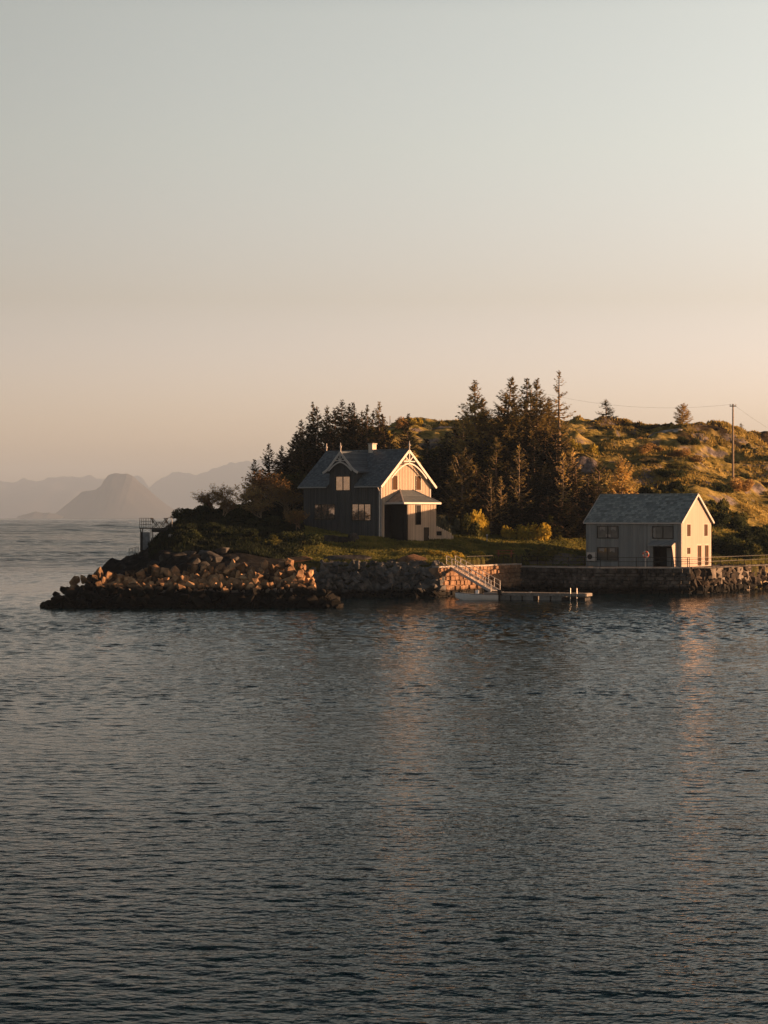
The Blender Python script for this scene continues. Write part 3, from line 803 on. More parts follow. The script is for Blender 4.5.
# gutters, downpipe, corner boards
mb = MB()
mb.bar((-ov-.06, -ov, ez+.02), (-ov-.06, y0d-.1, ez+.02), .12); mb.bar((-ov-.06, y1d+.1, ez+.02), (-ov-.06, L+ov, ez+.02), .12)
mb.build('gutter', M['trim_grey'], H)
mb = MB(); mb.tube([(-ov-.06, .05, ez), (-.12, .12, ez-.5), (-.12, .12, 0)], .07, 6); mb.build('downpipe', M['white'], H)
mb = MB(); mb.box((-.05, -.06, -.2), (.10, .12, wt)); mb.box((W-.14, -.06, -.2), (W+.04, .10, wt)); mb.build('corner_board', M['trim_grey'], H)
mb = MB(); mb.box((-.06, -.02, fz), (-.005, L, -.1)); mb.build('foundation', M['stone_dark'], H)
window(H, 'L', (8.5, 0), 2.35, 3.05, 1.65, 3, M['glass_sky'], M['frame_dark'])
window(H, 'L', (2.9, 0), 2.25, 2.75, 1.75, 3, M['glass_sky'], M['frame_dark'])
window(H, 'L', (yc, 0), 5.6, 2.1, 1.5, 2, M['glass_sky'], M['frame_dark'])
window(H, 'G', (2.25, 0), 5.65, .75, 1.5, 1, M['glass_brown'], M['frame_dark'])
window(H, 'G', (6.2, 0), 5.65, .75, 1.5, 1, M['glass_brown'], M['frame_dark'])
# porch
px0, px1, pd = 1.7, 6.6, 2.32
mb = MB()
mb.box((px0+.15, -pd, fz-.6), (px1, -pd+.15, 4.15)); clad(mb, 'G', -pd, px0+.2, px1, -.9, lambda s: 4.15, .26, skip=[(3.05, 4.05, 1.7, 4.1), (4.45, 5.4, -1.5, 1.5)])
mb.box((px1-.15, -pd+.15, fz-.6), (px1, -.01, 4.15))
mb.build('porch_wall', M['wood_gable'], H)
mb = MB(); mb.box((px0, -pd-.01, fz-.6), (px0+.15, -.01, 4.15)); mb.box((px0-.03, -1.75, .3), (px0-.001, -.65, 2.6)); mb.build('porch_side_wall', M['dark'], H)  # near-black side: the deep porch shade is in its colour
mb = MB(); e = .38
lo = [(px0-e-.6, 0.0, 4.2), (px0-e-.6, -pd-e, 4.2), (px1+e, -pd-e, 4.2), (px1+e, 0.0, 4.2)]; tp = [(3.15, 0, 5.62), (5.3, 0, 5.62)]
A_ = [Vector(v) for v in lo+tp]
mb.add(A_+[v-Vector((0, 0, .12)) for v in A_[:4]], [(0, 1, 4), (1, 2, 5, 4), (2, 3, 5), (0, 6, 7, 1), (1, 7, 8, 2), (2, 8, 9, 3), (6, 9, 8, 7), (0, 4, 5, 3, 9, 6)])
mb.build('porch_roof', M['slate_a'], H)
mb = MB()
mb.bar((px0-e-.6, -pd-e-.03, 4.12), (px1+e, -pd-e-.03, 4.12), .06, .2); mb.bar((px0-e-.63, -pd-e, 4.12), (px0-e-.63, 0, 4.12), .06, .2)
mb.bar((px0-e-.6, -pd-e, 4.22), (3.15, -.02, 5.66), .14, .07); mb.bar((px1+e, -pd-e, 4.22), (5.3, -.02, 5.66), .14, .07)
mb.build('porch_trim', M['white'], H)
mb = MB(); mb.box((.55, -.09, -.1), (1.69, -.01, 3.95)); mb.build('porch_shade_panel', M['dark'], H)  # flat dark panel standing in for deep shade on the gable wall
window(H, 'G', (3.55, -pd), 1.8, .75, 2.1, 1, M['glass_dark'], M['frame_dark'])
mb = MB(); mb.box((4.5, -pd-.06, -.9), (5.36, -pd-.005, 1.45)); d_ = mb.build('cellar_door', M['dark'], H)
mb = MB(); mb.box((5.22, -pd-.12, .3), (5.28, -pd-.06, .5)); mb.build('handle', M['metal'], d_)
# stepped side stair
mb = MB()
xs_ = px1+.01
mb.prism([(xs_, -pd+.1, fz-.6), (xs_+3.2, -pd+.1, fz-.6), (xs_+3.2, -pd+.1, .1), (xs_+2.4, -pd+.1, .75), (xs_, -pd+.1, 1.55)], (0, 1.3, 0))
for k in range(9):
    x = xs_+.15+k*.33; zt = 1.55-.33*(x-xs_)+(0 if x-xs_ < 2.4 else -.5*(x-xs_-2.4)); mb.box((x, -pd+.05, zt-.25), (x+.26, -pd+1.42, zt+.08))
clad(mb, 'G', -pd+.1, xs_, xs_+2.2, -.9, lambda s: 1.5-.37*(s-xs_), .2)
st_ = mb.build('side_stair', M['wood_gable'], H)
mb = MB(); mb.box((xs_+.15, -pd+.02, .55), (xs_+.95, -pd+.055, 1.0)); mb.build('stair_window', M['glass_dark'], st_)

# ------------------------------------------------------------------ the boathouse
b_ = 33; th2 = R(90-b_)
bx_, by_ = PX(681, 238), 238.0
B = empty('boathouse', (bx_, by_, 2.8), th2, 'plain grey timber boathouse with mottled slate roof standing on the stone quay', 'boathouse')
W, L = 7.75, 11.5; ov = .22
ez, pz = 4.68, 7.80; sl_ = (pz-ez)/(W/2+ov)
wt = ez+ov*sl_-.1
mb = MB()
mb.prism([(0, 0, -.3), (0, .85, -.3), (0, .85, wt), (0, 0, wt)], (.2, 0, 0))
mb.box((0, 3.4, -.3), (.2, L, wt)); mb.box((0, .85, 2.15), (.2, 3.4, wt))
sk = [(7.55, 10.14, 3.1, 4.4), (7.55, 10.14, .6, 2.05), (.95, 3.35, 3.1, 4.4), (.85, 3.4, -.3, 2.9)]
clad(mb, 'L', 0, .1, L, 0, lambda s: wt, .28, skip=sk)
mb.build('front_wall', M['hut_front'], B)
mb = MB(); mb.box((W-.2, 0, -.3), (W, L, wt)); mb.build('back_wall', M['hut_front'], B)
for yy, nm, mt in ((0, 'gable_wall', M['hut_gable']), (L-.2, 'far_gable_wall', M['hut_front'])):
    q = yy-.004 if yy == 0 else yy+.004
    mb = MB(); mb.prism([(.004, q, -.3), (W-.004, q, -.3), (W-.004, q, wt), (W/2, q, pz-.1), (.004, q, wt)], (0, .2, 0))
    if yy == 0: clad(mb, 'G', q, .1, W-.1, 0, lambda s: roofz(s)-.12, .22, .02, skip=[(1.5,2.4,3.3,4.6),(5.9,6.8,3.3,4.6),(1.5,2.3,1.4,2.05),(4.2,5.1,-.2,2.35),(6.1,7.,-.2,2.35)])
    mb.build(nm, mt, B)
for sgn in (-1, 1):
    mb = MB(); xe = W/2+sgn*(W/2+ov)
    mb.prism([(xe, -ov, ez), (W/2, -ov, pz), (W/2, -ov, pz+.14), (xe, -ov, ez+.14)], (0, L+2*ov, 0)); mb.build('roof', M['slate_b'], B)
mb = MB(); mb.box((W/2-.1, -ov-.01, pz+.07), (W/2+.1, L+ov+.01, pz+.2)); mb.build('ridge_cap', M['slate_b'], B)
mb = MB()
for sgn in (-1, 1):
    for q in (-ov-.04, L+ov+.04):
        mb = MB(); mb.bar((W/2, q, pz+.06), (W/2+sgn*(W/2+ov+.04), q, ez+.04), .06, .22); mb.build('barge_board', M['white'], B)
mb = MB(); mb.bar((-ov-.07, -ov, ez+.04), (-ov-.07, L+ov, ez+.04), .12, .13); mb.build('gutter', M['white'], B)
mb = MB(); mb.box((-.045, -.05, 0), (.10, .10, wt)); mb.box((-.045, L-.1, 0), (.1, L+.04, wt)); mb.build('corner_board', M['hut_front'], B)
f = window(B, 'L', (8.85, 0), 3.12, 2.45, 1.22, 2, M['glass_mid'], M['black'], fw=.09)
f2 = window(B, 'L', (8.85, 0), .68, 2.45, 1.3, 2, M['glass_mid'], M['black'], fw=.09)
f3 = window(B, 'L', (2.15, 0), 3.12, 2.35, 1.22, 2, M['glass_mid'], M['black'], fw=.09)
for fr, yy, zz0, hh in ((f, 7.85, 3.9, .42), (f, 9.2, 3.9, .42), (f, 8.5, 3.14, .35), (f3, 3.05, 3.14, 1.1), (f2, 9.3, 1.55, .4), (f2, 8.0, 1.5, .45)):
    mb = MB(); n_ = 5
    for k in range(n_): mb.box((-.038, yy+k*.12, zz0+(.06*k if k < 3 else .06*(n_-k))), (-.032, yy+k*.12+.11, zz0+hh))
    mb.build('curtain', M['curtain'], fr)
for (x, z0, w_, h_) in ((1.94, 3.35, .62, 1.2), (6.35, 3.35, .62, 1.2), (1.9, 1.42, .55, .6)):
    window(B, 'G', (x, 0), z0, w_, h_, 1, M['glass_brown'], M['frame_dark'], fw=.05)
for x in (4.64, 6.55):
    window(B, 'G', (x, 0), .12, .68, 2.1, 1, M['glass_brown'], M['frame_dark'], name='glazed_door', fw=.06)
# recessed entrance, canopy and slanted screen
mb = MB(); mb.box((1.5, .85, -.3), (1.6, 3.4, 2.2)); mb.box((.2, .85, -.3), (1.5, .95, 2.2)); mb.box((.2, 3.3, -.3), (1.5, 3.4, 2.2)); mb.box((.0, .86, 2.16), (1.5, 3.39, 2.22)); mb.build('entrance_recess', M['dark'], B)
mb = MB(); mb.box((1.40, 1.5, 0), (1.49, 2.35, 2.0)); mb.build('door', M['hut_front'], B)
mb = MB(); mb.prism([(0, .55, 2.25), (0, .55, 2.85), (-1.15, .55, 2.35), (-1.15, .55, 2.25)], (0, 2.9, 0)); mb.build('canopy', M['hut_front'], B)
mb = MB(); mb.prism([(-.01, .48, 0), (-.01, .48, 2.75), (-1.25, .48, 2.3), (-.55, .48, 0)], (0, .08, 0)); mb.build('side_screen', M['hut_gable'], B)
# heat pump hung on the wall
hp = empty('heat_pump', (0, 0, 0), th2, 'white heat pump unit with round fan on the boathouse left wall corner', 'heat pump')
rot = Matrix.Rotation(th2, 4, 'Z'); q = rot @ Vector((-.24, 10.75, .55)); hp.location = (bx_+q.x, by_+q.y, 2.8+q.z)
mb = MB(); mb.box((-.17, -.52, 0), (.2, .52, .95)); mb.build('casing', M['white'], hp, bevel=.03)
mb = MB(); mb.tube([(-.20, .12, .45), (-.165, .12, .45)], .30, 20); mb.build('fan_grille', M['black'], hp)
mb = MB(); mb.box((-.1, -.4, -.08), (.24, -.34, 0)); mb.box((-.1, .34, -.08), (.24, .40, 0)); mb.build('bracket', M['metal'], hp)
# lifebuoy stand
q = Vector((PX(645.5, 236.6), 236.6, 2.78))
lb = empty('lifebuoy_stand', q, 0, 'red and white lifebuoy on a pale post at the quay edge', 'lifebuoy')
mb = MB(); mb.box((-.05, -.05, 0), (.05, .05, 1.55)); mb.build('post', M['white'], lb)
mb = MB(); mb.box((-.30, -.02, 1.0), (.30, .03, 1.7)); mb.build('back_board', M['trim_grey'], lb)
for k in range(8):
    mb = MB(); a0 = k*math.pi/4
    mb.tube([(math.cos(a0+j*math.pi/16)*.30, -.12, 1.40+math.sin(a0+j*math.pi/16)*.30) for j in range(5)], .075, 8)
    mb.build('ring_segment', M['orange'] if k % 2 else M['white'], lb)

# ------------------------------------------------------------------ pontoon, gangway, boat
p0 = Vector((PX(487, 218.5), 218.5, 0)); p1 = Vector((PX(586, 215), 215, 0))
d = (p1-p0); LP = d.length; ang = math.atan2(d.y, d.x)
Pn = empty('floating_pontoon', p0, ang, 'grey floating pontoon with plank deck moored below the quay', 'pontoon')
mb = MB()
for k in range(int(LP/.15)): mb.box((k*.15, 0, .66), (k*.15+.135, 2.2, .72))
mb.build('deck', M['deck_wood'], Pn)
mb = MB(); mb.box((0, -.04, .42), (LP, .06, .70)); mb.box((0, 2.14, .42), (LP, 2.24, .70)); mb.box((LP-.02, .06, .42), (LP+.06, 2.14, .70)); mb.box((-.06, .06, .42), (.02, 2.14, .70)); mb.build('fascia', M['deck_wood'], Pn)
k = 0; x = 0.0; fl = [1.15, 1.15, .9, 1.15, 1.15, 1.15, 1.15]
x = .1
while x < LP-.9:
    if x > LP-3.1: break
    mb = MB(); mb.box((x, .02, -.3), (x+1.05, 2.16, .42)); mb.build('float', M['concrete_dark'], Pn, bevel=.04); x += 1.2 if k != 3 else 1.7; k += 1
mb = MB(); mb.box((LP-2.9, .1, -.3), (LP-.1, 2.1, .30)); mb.build('float', M['black'], Pn, bevel=.04)
for xx in (LP-1.55, LP-.9):
    mb = MB(); mb.tube([(xx, -.12, -.5), (xx, -.12, 1.25)], .045, 8); mb.build('mooring_post', M['metal'], Pn)
for xx in (1.5, 4.4, 7.2):
    mb = MB(); mb.bar((xx-.15, .25, .80), (xx+.15, .25, .80), .05); mb.bar((xx, .25, .72), (xx, .25, .80), .06); mb.build('cleat', M['metal'], Pn)

g0 = Vector((PX(446.5, 228.2), 228.2, 3.16)); g1 = Vector((PX(491, 220.0), 220.0, .76))
d = g1-g0; dh = Vector((d.x, d.y, 0)); ang = math.atan2(d.y, d.x); GL = dh.length; gd = d.z
Gw = empty('gangway', g0, ang, 'pale metal gangway sloping from the quay down to the pontoon', 'gangway')
def gp(s, w, h): return (s*GL, w, s*gd+h)
for w in (0, 1.05):
    mb = MB(); mb.bar(gp(0, w, 0), gp(1, w, 0), .08, .28); mb.build('stringer', M['alu'], Gw)
mb = MB()
for k in range(24):
    s = (k+.5)/24; mb.box((s*GL-.1, .04, s*gd+.02), (s*GL+.1, 1.01, s*gd+.06))
mb.build('treads', M['alu'], Gw)
for w in (0, 1.05):
    mb = MB()
    mb.bar(gp(0, w, 1.05), gp(1, w, 1.05), .05); mb.bar(gp(0, w, .58), gp(1, w, .58), .035)
    for k in range(9): mb.bar(gp(k/8, w, .1), gp(k/8, w, 1.05), .045)
    mb.build('handrail', M['alu'], Gw)
# boat
bo = Vector((PX(456, 217.6), 217.6, 0)); bl = 4.1
Bt = empty('motorboat', bo, R(2), 'small white open motorboat with its bow pointing left beside the pontoon', 'boat')
st = 14; secs = []
for i in range(st+1):
    u = i/st; hw = .82*min(1, (math.sin(min(1, u*1.5)*math.pi/2))**.8)*(1-.12*max(0, u-.6)/.4)+.01
    sheer = .50+.22*(1-u)**2; keel = -.15+.40*(1-min(1, u*3.2))**2
    secs.append((u*bl, hw, sheer, keel))
mb = MB(); V = []; n_ = 7
for (x, hw, sh, ke) in secs:
    row = []
    for k in range(n_):
        t_ = -1+2*k/(n_-1); zz = ke+(sh-ke)*abs(t_)**1.7; row.append((x-(.18*(sh-ke) if x < .05 else 0)*abs(t_), hw*math.copysign(abs(t_)**.65, t_), zz))
    V += row
Fs = [(i*n_+k, i*n_+k+1, (i+1)*n_+k+1, (i+1)*n_+k) for i in range(st) for k in range(n_-1)]
Fs.append(tuple(st*n_+k for k in range(n_)))
mb.add(V, Fs); hl = mb.build('hull', M['gel'], Bt)
so = hl.modifiers.new('Solidify', 'SOLIDIFY'); so.thickness = .05; so.offset = 1
mb = MB()
for sgn in (-1, 1):
    mb.tube([(x, sgn*hw, sh+.02) for (x, hw, sh, ke) in secs], .045, 6)
mb.build('gunwale', M['gel_grey'], Bt)
mb = MB(); mb.add([(x, s_*hw*.93, sh-.02) for (x, hw, sh, ke) in secs[:6] for s_ in (-1, 1)], [(2*i, 2*i+1, 2*i+3, 2*i+2) for i in range(5)]); mb.build('foredeck', M['gel'], Bt)
mb = MB(); mb.box((1.9, -.35, .1), (2.25, .35, .98)); mb.build('console', M['gel'], Bt, bevel=.04)
mb = MB(); mb.add([(1.9, -.33, .98), (1.9, .33, .98), (2.05, .28, 1.22), (2.05, -.28, 1.22)], [(0, 1, 2, 3)]); mb.build('windscreen', M['glass_dark'], Bt)
for x in (2.6, 3.3):
    mb = MB(); mb.box((x, -.72, .38), (x+.3, .72, .46)); mb.build('thwart', M['gel_grey'], Bt)
mb = MB(); mb.box((bl+.02, -.16, .45), (bl+.42, .16, 1.0)); mb.box((bl+.12, -.05, -.4), (bl+.28, .05, .45)); mb.build('outboard_motor', M['black'], Bt, bevel=.04)
mb = MB(); mb.box((2.75, -.66, .60), (bl-.05, .66, .70)); mb.build('cover', M['gel_grey'], Bt, bevel=.04)

# ------------------------------------------------------------------ picnic table on the quay grass
x = PX(505, 240.5); y = 240.5
pt_ = empty('picnic_table', (x, y, ground(x, y)), R(-8), 'reddish wooden picnic table behind the sunlit quay wall', 'picnic table')
mb = MB()
for k in range(5): mb.box((-.95, -.37+k*.15, .72), (.95, -.24+k*.15, .77))
mb.build('tabletop', M['red_wood'], pt_)
for s_ in (-1, 1):
    mb = MB(); mb.box((-.95, s_*.72-.14, .42), (.95, s_*.72+.14, .47)); mb.build('bench', M['red_wood'], pt_)
    mb = MB(); mb.bar((s_*.7, -.7, 0), (s_*.7, -.22, .72), .08); mb.bar((s_*.7, .7, 0), (s_*.7, .22, .72), .08); mb.bar((s_*.7, -.8, .38), (s_*.7, .8, .38), .08); mb.build('leg_frame', M['red_wood'], pt_)
# small marker post in the lawn
x = PX(487, 249); mk = empty('marker_post', (x, 249, ground(x, 249)), 0, 'tiny pale marker post standing alone in the lawn', 'post')
mb = MB(); mb.box((-.05, -.05, 0), (.05, .05, .8)); mb.build('post', M['trim_grey'], mk)
mb = MB(); mb.box((-.11, -.08, .8), (.11, .08, .95)); mb.build('post_cap', M['white'], mk, bevel=.02)

# ------------------------------------------------------------------ lookout on the point
x0, y0 = PX(141, 238), 238.0
LK = empty('viewing_platform', (x0, y0, 4.3), 0, 'steel framed bathing platform with railings on the dark rocky point', 'platform')
mb = MB(); mb.box((-.1, -.9, 2.62), (3.3, 1.1, 2.74)); mb.build('deck', M['dark'], LK)
for (xx, yy) in ((.05, -.8), (1.15, -.8), (.05, 1.0), (1.15, 1.0), (2.9, -.8), (2.9, 1.0)):
    mb = MB(); mb.box((xx-.05, yy-.05, -.8), (xx+.05, yy+.05, 2.62)); mb.build('post', M['metal'] if xx > 1 else M['black'], LK)
mb = MB(); mb.box((.15, -.84, .35), (1.05, -.80, 2.25)); mb.build('screen_panel', M['gel_grey'], LK)
mb = MB(); mb.box((.1, -.87, .25), (.28, -.78, 2.3)); mb.build('screen_frame', M['black'], LK)
mb = MB(); mb.box((1.25, -.9, 2.25), (3.2, 1.1, 2.60)); mb.build('beam', M['black'], LK)
for zz_ in (3.1, 3.45, 3.78):
    mb = MB(); mb.bar((-.05, -.85, zz_), (1.1, -.85, zz_), .035); mb.bar((-.05, -.85, zz_), (-.05, 1.05, zz_), .035); mb.bar((-.05, 1.05, zz_), (1.1, 1.05, zz_), .035); mb.build('rail', M['black'], LK)
for xx in (-.05, .35, .72, 1.1):
    for yy in (-.85, 1.05):
        mb = MB(); mb.bar((xx, yy, 2.7), (xx, yy, 3.8), .045); mb.build('railing_post', M['black'], LK)
mb = MB(); mb.bar((.5, -.86, 0), (.5, -.86, .35), .06); mb.bar((.8, -.86, 0), (.8, -.86, .35), .06)
for k in range(6): mb.bar((.5, -.9, -.4+k*.15), (.8, -.9, -.4+k*.15), .03)
mb.build('ladder', M['metal'], LK)
def chair(x, y, z, rz, lab):
    root = empty('deck_chair', (x, y, z), rz, lab, 'chair', None)
    mb = MB()
    for k in range(5): mb.box((-.28, -.25+k*.11, .40), (.28, -.16+k*.11, .44))
    mb.build('seat', M['black'], root)
    mb = MB()
    for k in range(4): mb.box((-.28, .30+k*.06, .52+k*.14), (.28, .33+k*.06, .62+k*.14))
    mb.build('backrest', M['black'], root)
    for s_ in (-1, 1):
        mb = MB(); mb.bar((s_*.3, -.3, 0), (s_*.3, .5, 1.05), .055); mb.bar((s_*.3, .35, 0), (s_*.3, -.3, .62), .055); mb.bar((s_*.3, -.32, .62), (s_*.3, .35, .62), .07, .04); mb.build('leg', M['black'], root)
    return root
for i, (xx, rz, lab) in enumerate(((1.62, R(75), 'left black slatted deck chair on the bathing platform'), (2.35, R(-60), 'middle black slatted deck chair on the bathing platform'), (2.98, R(100), 'right black slatted deck chair on the bathing platform'))):
    chair(x0+xx, y0+.1, 4.3+2.74, rz, lab)
# hoop
x1 = PX(169.5, 238.5)
hoop = empty('metal_hoop', (x1, 238.5, 0), 0, 'thin curved metal ladder hoop at the right end of the platform', 'hoop')
hoop.location.z = 6.9
mb = MB(); mb.tube([(-.28, 0, 0), (-.28, 0, .9)]+[(-.28*math.cos(t_), 0, .9+.35*math.sin(t_)) for t_ in np.linspace(.2, math.pi-.2, 8)]+[(.28, 0, .9), (.28, 0, 0)], .04, 6); mb.build('arch', M['metal'], hoop)
# low stair railing down to the water
rr_ = empty('steps_handrail', (PX(129, 237), 237, ground(PX(133, 237), 237)-.1), 0, 'low grey handrail on the rock left of the bathing platform', 'handrail')
mb = MB(); mb.bar((0, 0, .85), (.95, 0, 1.05), .05); mb.bar((0, 0, .45), (.95, 0, .6), .035); mb.bar((0, .8, .85), (.95, .8, 1.05), .05); mb.build('rail', M['metal'], rr_)
for xx in (0, .32, .64, .95):
    mb = MB(); mb.bar((xx, 0, -.6), (xx, 0, .85+xx*.2), .05); mb.bar((xx, .8, -.6), (xx, .8, .85+xx*.2), .05); mb.build('post', M['metal'], rr_)

# ------------------------------------------------------------------ poles and wires
def utility_pole(px, D, h, label, arm=True, z=None):
    x = PX(px, D); g = ground(x, D) if z is None else z
    root = empty('utility_pole', (x, D, g-.3), 0, label, 'utility pole')
    mb = MB(); mb.tube([(0, 0, 0), (0, 0, h*.5), (0, 0, h)], [.15, .13, .10], 8); mb.build('pole', M['pole'], root)
    if arm:
        mb = MB(); mb.box((-.45, -.06, h-.35), (.45, .06, h-.22)); mb.build('crossarm', M['pole'], root)
        for s_ in (-.38, .38):
            mb = MB(); mb.tube([(s_, 0, h-.22), (s_, 0, h-.12), (s_, 0, h-.02)], [.035, .06, .04], 8); mb.build('insulator', M['white'], root)
    return Vector((x, D, g-.3+h-.03))
gz = ground(PX(733, 296), 296)
T1 = utility_pole(733, 296, (CAMH+(HY-404)*296/F)-gz+.3, 'tall slim wooden utility pole on the sunny hillside at right')
gz = ground(PX(531, 312), 312)
T2 = utility_pole(531, 312, (CAMH+(HY-390)*312/F)-gz+.3, 'utility pole mostly hidden behind the tallest spruces', False)
T3 = utility_pole(812, 300, 7.5, 'utility pole beyond the right edge of the hill')
def wire(a, b, sag, label):
    mb = MB(); n_ = 24
    mb.tube([a.lerp(b, k/n_)-Vector((0, 0, sag*4*(k/n_)*(1-k/n_))) for k in range(n_+1)], .009, 4)
    tag(mb.build('power_line', M['black']), label, 'wire')
wire(T2, T1, 1.3, 'thin power line sagging from the spruces to the hillside pole'); wire(T1, T3, .4, 'thin power line dropping right from the hillside pole')
for px, D, h, lb_ in ((390, 343, 1.6, 'thin short post on the hilltop above the house chimney'), (407, 345, 1.2, 'short dark post on the hilltop left of the gable finial'), (587, 348, 1.4, 'faint small cairn post on the skyline left of the lone spruce')):
    x = PX(px, D); root = empty('hill_post', (x, D, ground(x, D)-.1), 0, lb_, 'post')
    mb = MB(); mb.tube([(0, 0, 0), (0, 0, h)], [.07, .05], 6); mb.tube([(0, 0, h), (0, 0, h+.08)], [.09, .09], 6); mb.build('post', M['pole'], root)

# ------------------------------------------------------------------ trees
def conifer(seed, h, rad, whorl=.42, nb=5, bare=.1, top_dens=1., up=.25, ragged=.35, spr=1., sprlen=.5, mat='spruce', lean=0.):
    r = random.Random(seed); V = []; Fs = []; tr = MB()
    tr.tube([(lean*(k/6)**2*h*.2, 0, h*k/6) for k in range(7)], [.018*h*(1-k/6.3)**.8+.012 for k in range(7)], 7)
    z = h*.05+.3
    while z < h-.15:
        u = z/h
        R0 = rad*min((1-u)**.62, 1.65*(1-u))*(.6+.4*min(1, u/.3))
        live = u > bare+r.uniform(-.08, .08)
        for k in range(nb if u < .85 else max(3, nb-2)):
            az = r.uniform(0, 2*math.pi); ln = R0*r.uniform(1-ragged, 1+ragged*.5)+.12
            if not live: ln *= r.uniform(.5, 1.0)
            zz = z+r.uniform(-.2, .2); el = up*(.3+u)-.25*(1-u)
            cx0 = lean*(zz/h)**2*h*.2
            pts = []
            for j in range(5):
                t = j/4; rr = ln*t
                pts.append(Vector((cx0+math.cos(az)*rr, math.sin(az)*rr, zz+rr*el+ln*.22*(t**2)*(1 if up > 0 else -1)-ln*.12*math.sin(t*math.pi))))
            tr.tube(pts[::2], [.012+.014*ln*(1-t) for t in (0, .5, 1)], 3, cap=False)
            if live or r.random() < .25:
                n = int((3+ln*6.5)*spr*(1 if live else .5))
                for q in range(n):
                    t = (q+.5+r.uniform(-.4, .4))/n; t = .12+.88*t
                    i = min(3, int(t*4)); p = pts[i].lerp(pts[i+1], t*4-i)
                    side = r.choice((-1, 1)); a2 = az+side*r.uniform(.3, 1.2)
                    l = sprlen*(.55+.6*(1-t*.5))*r.uniform(.6, 1.2)*(.35+.65*(1-u)**.5); w = l*r.uniform(.22, .38)
                    dd = Vector((math.cos(a2), math.sin(a2), r.uniform(-.45, .25))).normalized()
                    sd = Vector((-dd.y, dd.x, r.uniform(-.8, .8))).normalized()
                    o = len(V); V += [p-dd*l*.15, p+dd*l*.4+sd*w, p+dd*l, p+dd*l*.4-sd*w]; Fs.append((o, o+1, o+2, o+3))
        z += whorl*r.uniform(.7, 1.3)*(1+.15*u)
    for k in range(10):       # leader
        az = k*1.3; p = Vector((lean*h*.2, 0, h-.1-k*.09)); l = .18+.05*k
        dd = Vector((math.cos(az)*.6, math.sin(az)*.6, .7)); sd = Vector((-math.sin(az), math.cos(az), 0)); o = len(V)
        V += [p, p+dd*l*.5+sd*l*.2, p+dd*l, p+dd*l*.5-sd*l*.2]; Fs.append((o, o+1, o+2, o+3))
    return tr.mesh('trunk', M['bark_pale'] if mat == 'spruce_brown' else M['bark']), fastmesh('crown', np.array(V), np.array(Fs), M[mat]), h
CON = {}
CON['tall1'] = conifer(1, 16, 4.4, .34, 9, .22, sprlen=.62, spr=1.5, mat='spruce_brown', ragged=.45)
CON['tall2'] = conifer(2, 16, 4.2, .32, 9, .25, sprlen=.62, spr=1.5, mat='spruce_brown', ragged=.5, lean=.35)
CON['tall3'] = conifer(3, 16, 4.0, .34, 9, .2, sprlen=.62, spr=1.5, mat='spruce', ragged=.5)
CON['thin']  = conifer(4, 16, 2.9, .46, 6, .40, spr=1.1, mat='spruce_brown', ragged=.55)
CON['med1']  = conifer(5, 9, 2.2, .34, 7, .03, spr=1.3, mat='spruce', ragged=.4)
CON['med2']  = conifer(6, 9, 1.9, .34, 7, .05, spr=1.3, mat='spruce', ragged=.5)
CON['dark1'] = conifer(7, 9, 3.2, .34, 7, .03, spr=1.3, mat='pine', ragged=.45, sprlen=.6)
CON['dark2'] = conifer(8, 9, 2.7, .34, 7, .05, spr=1.3, mat='pine', ragged=.5, sprlen=.55, lean=-.3)
CON['dead']  = conifer(9, 7, 1.7, .30, 5, .30, spr=.8, mat='spruce_brown', ragged=.4, sprlen=.4)
CON['small'] = conifer(10, 4, 1.5, .24, 7, .03, up=.7, spr=2.0, mat='spruce_brown', ragged=.4, sprlen=.4)
CON['young'] = conifer(12, 4, 1.25, .24, 6, .0, up=.4, spr=1.1, mat='spruce', ragged=.4, sprlen=.35)
def tree(kind, px, ytop, D, label, group=None, name='spruce_tree', wide=1., hmin=2.):
    tr, cr, h = CON[kind]; x = PX(px, D); g = ground(x, D); H_ = max(hmin, CAMH+(HY-ytop)*D/F-g+.15)
    root = empty(name, (x, D, g-.15), random.uniform(0, 6.28), label, 'tree', group)
    s = H_/h; root.scale = (s**.6*wide*random.uniform(.92, 1.08), s**.6*wide*random.uniform(.92, 1.08), s)
    link('trunk', tr, root); link('crown', cr, root); return root
# the five tall spruces between the houses
tree('tall1', 475, 381, 266, 'leftmost tall spruce between the houses, dark with a pointed top')
tree('tall2', 503, 377, 264, 'tall broad spruce with reddish brown sunlit crown, second from left')
tree('tall3', 527, 378, 270, 'dark tall spruce in the middle of the tall group')
tree('tall1', 537, 379, 266, 'tall brown spruce just left of the tallest one')
tree('thin', 559, 370, 267, 'tallest and thinnest spruce with sparse crown, right of the tall group')
tree('tall2', 489, 398, 268, 'spruce filling the gap between the two left tall spruces', wide=.8)
tree('tall3', 549, 398, 272, 'dark spruce behind the tallest thin spruce', wide=.9)
tree('tall3', 514, 402, 275, 'dark shorter spruce behind the middle of the tall group', wide=.9)
tree('dead', 519, 442, 257, 'half dead small spruce with bare pale trunk before the tall group', wide=.9)
tree('small', 462, 452, 256, 'open branched brown spruce with upswept limbs right of the gable', wide=1.1)
tree('dead', 491, 474, 254, 'small bare spruce stem in the shade below the tall group', wide=.6)
tree('dead', 501, 476, 255, 'short reddish dead spruce beside the small bare stem', wide=.7)
tree('dead', 563, 450, 258, 'thin brown spruce left of the boathouse roof', wide=.8)
tree('dead', 573, 447, 262, 'brown ragged spruce standing above the left end of the boathouse roof', wide=.9)
tree('young', 599, 459, 266, 'broad young spruce just above the boathouse roof ridge', wide=1.3)
tree('small', 622, 458, 270, 'reddish young spruce on the slope over the middle of the boathouse roof', wide=1.)
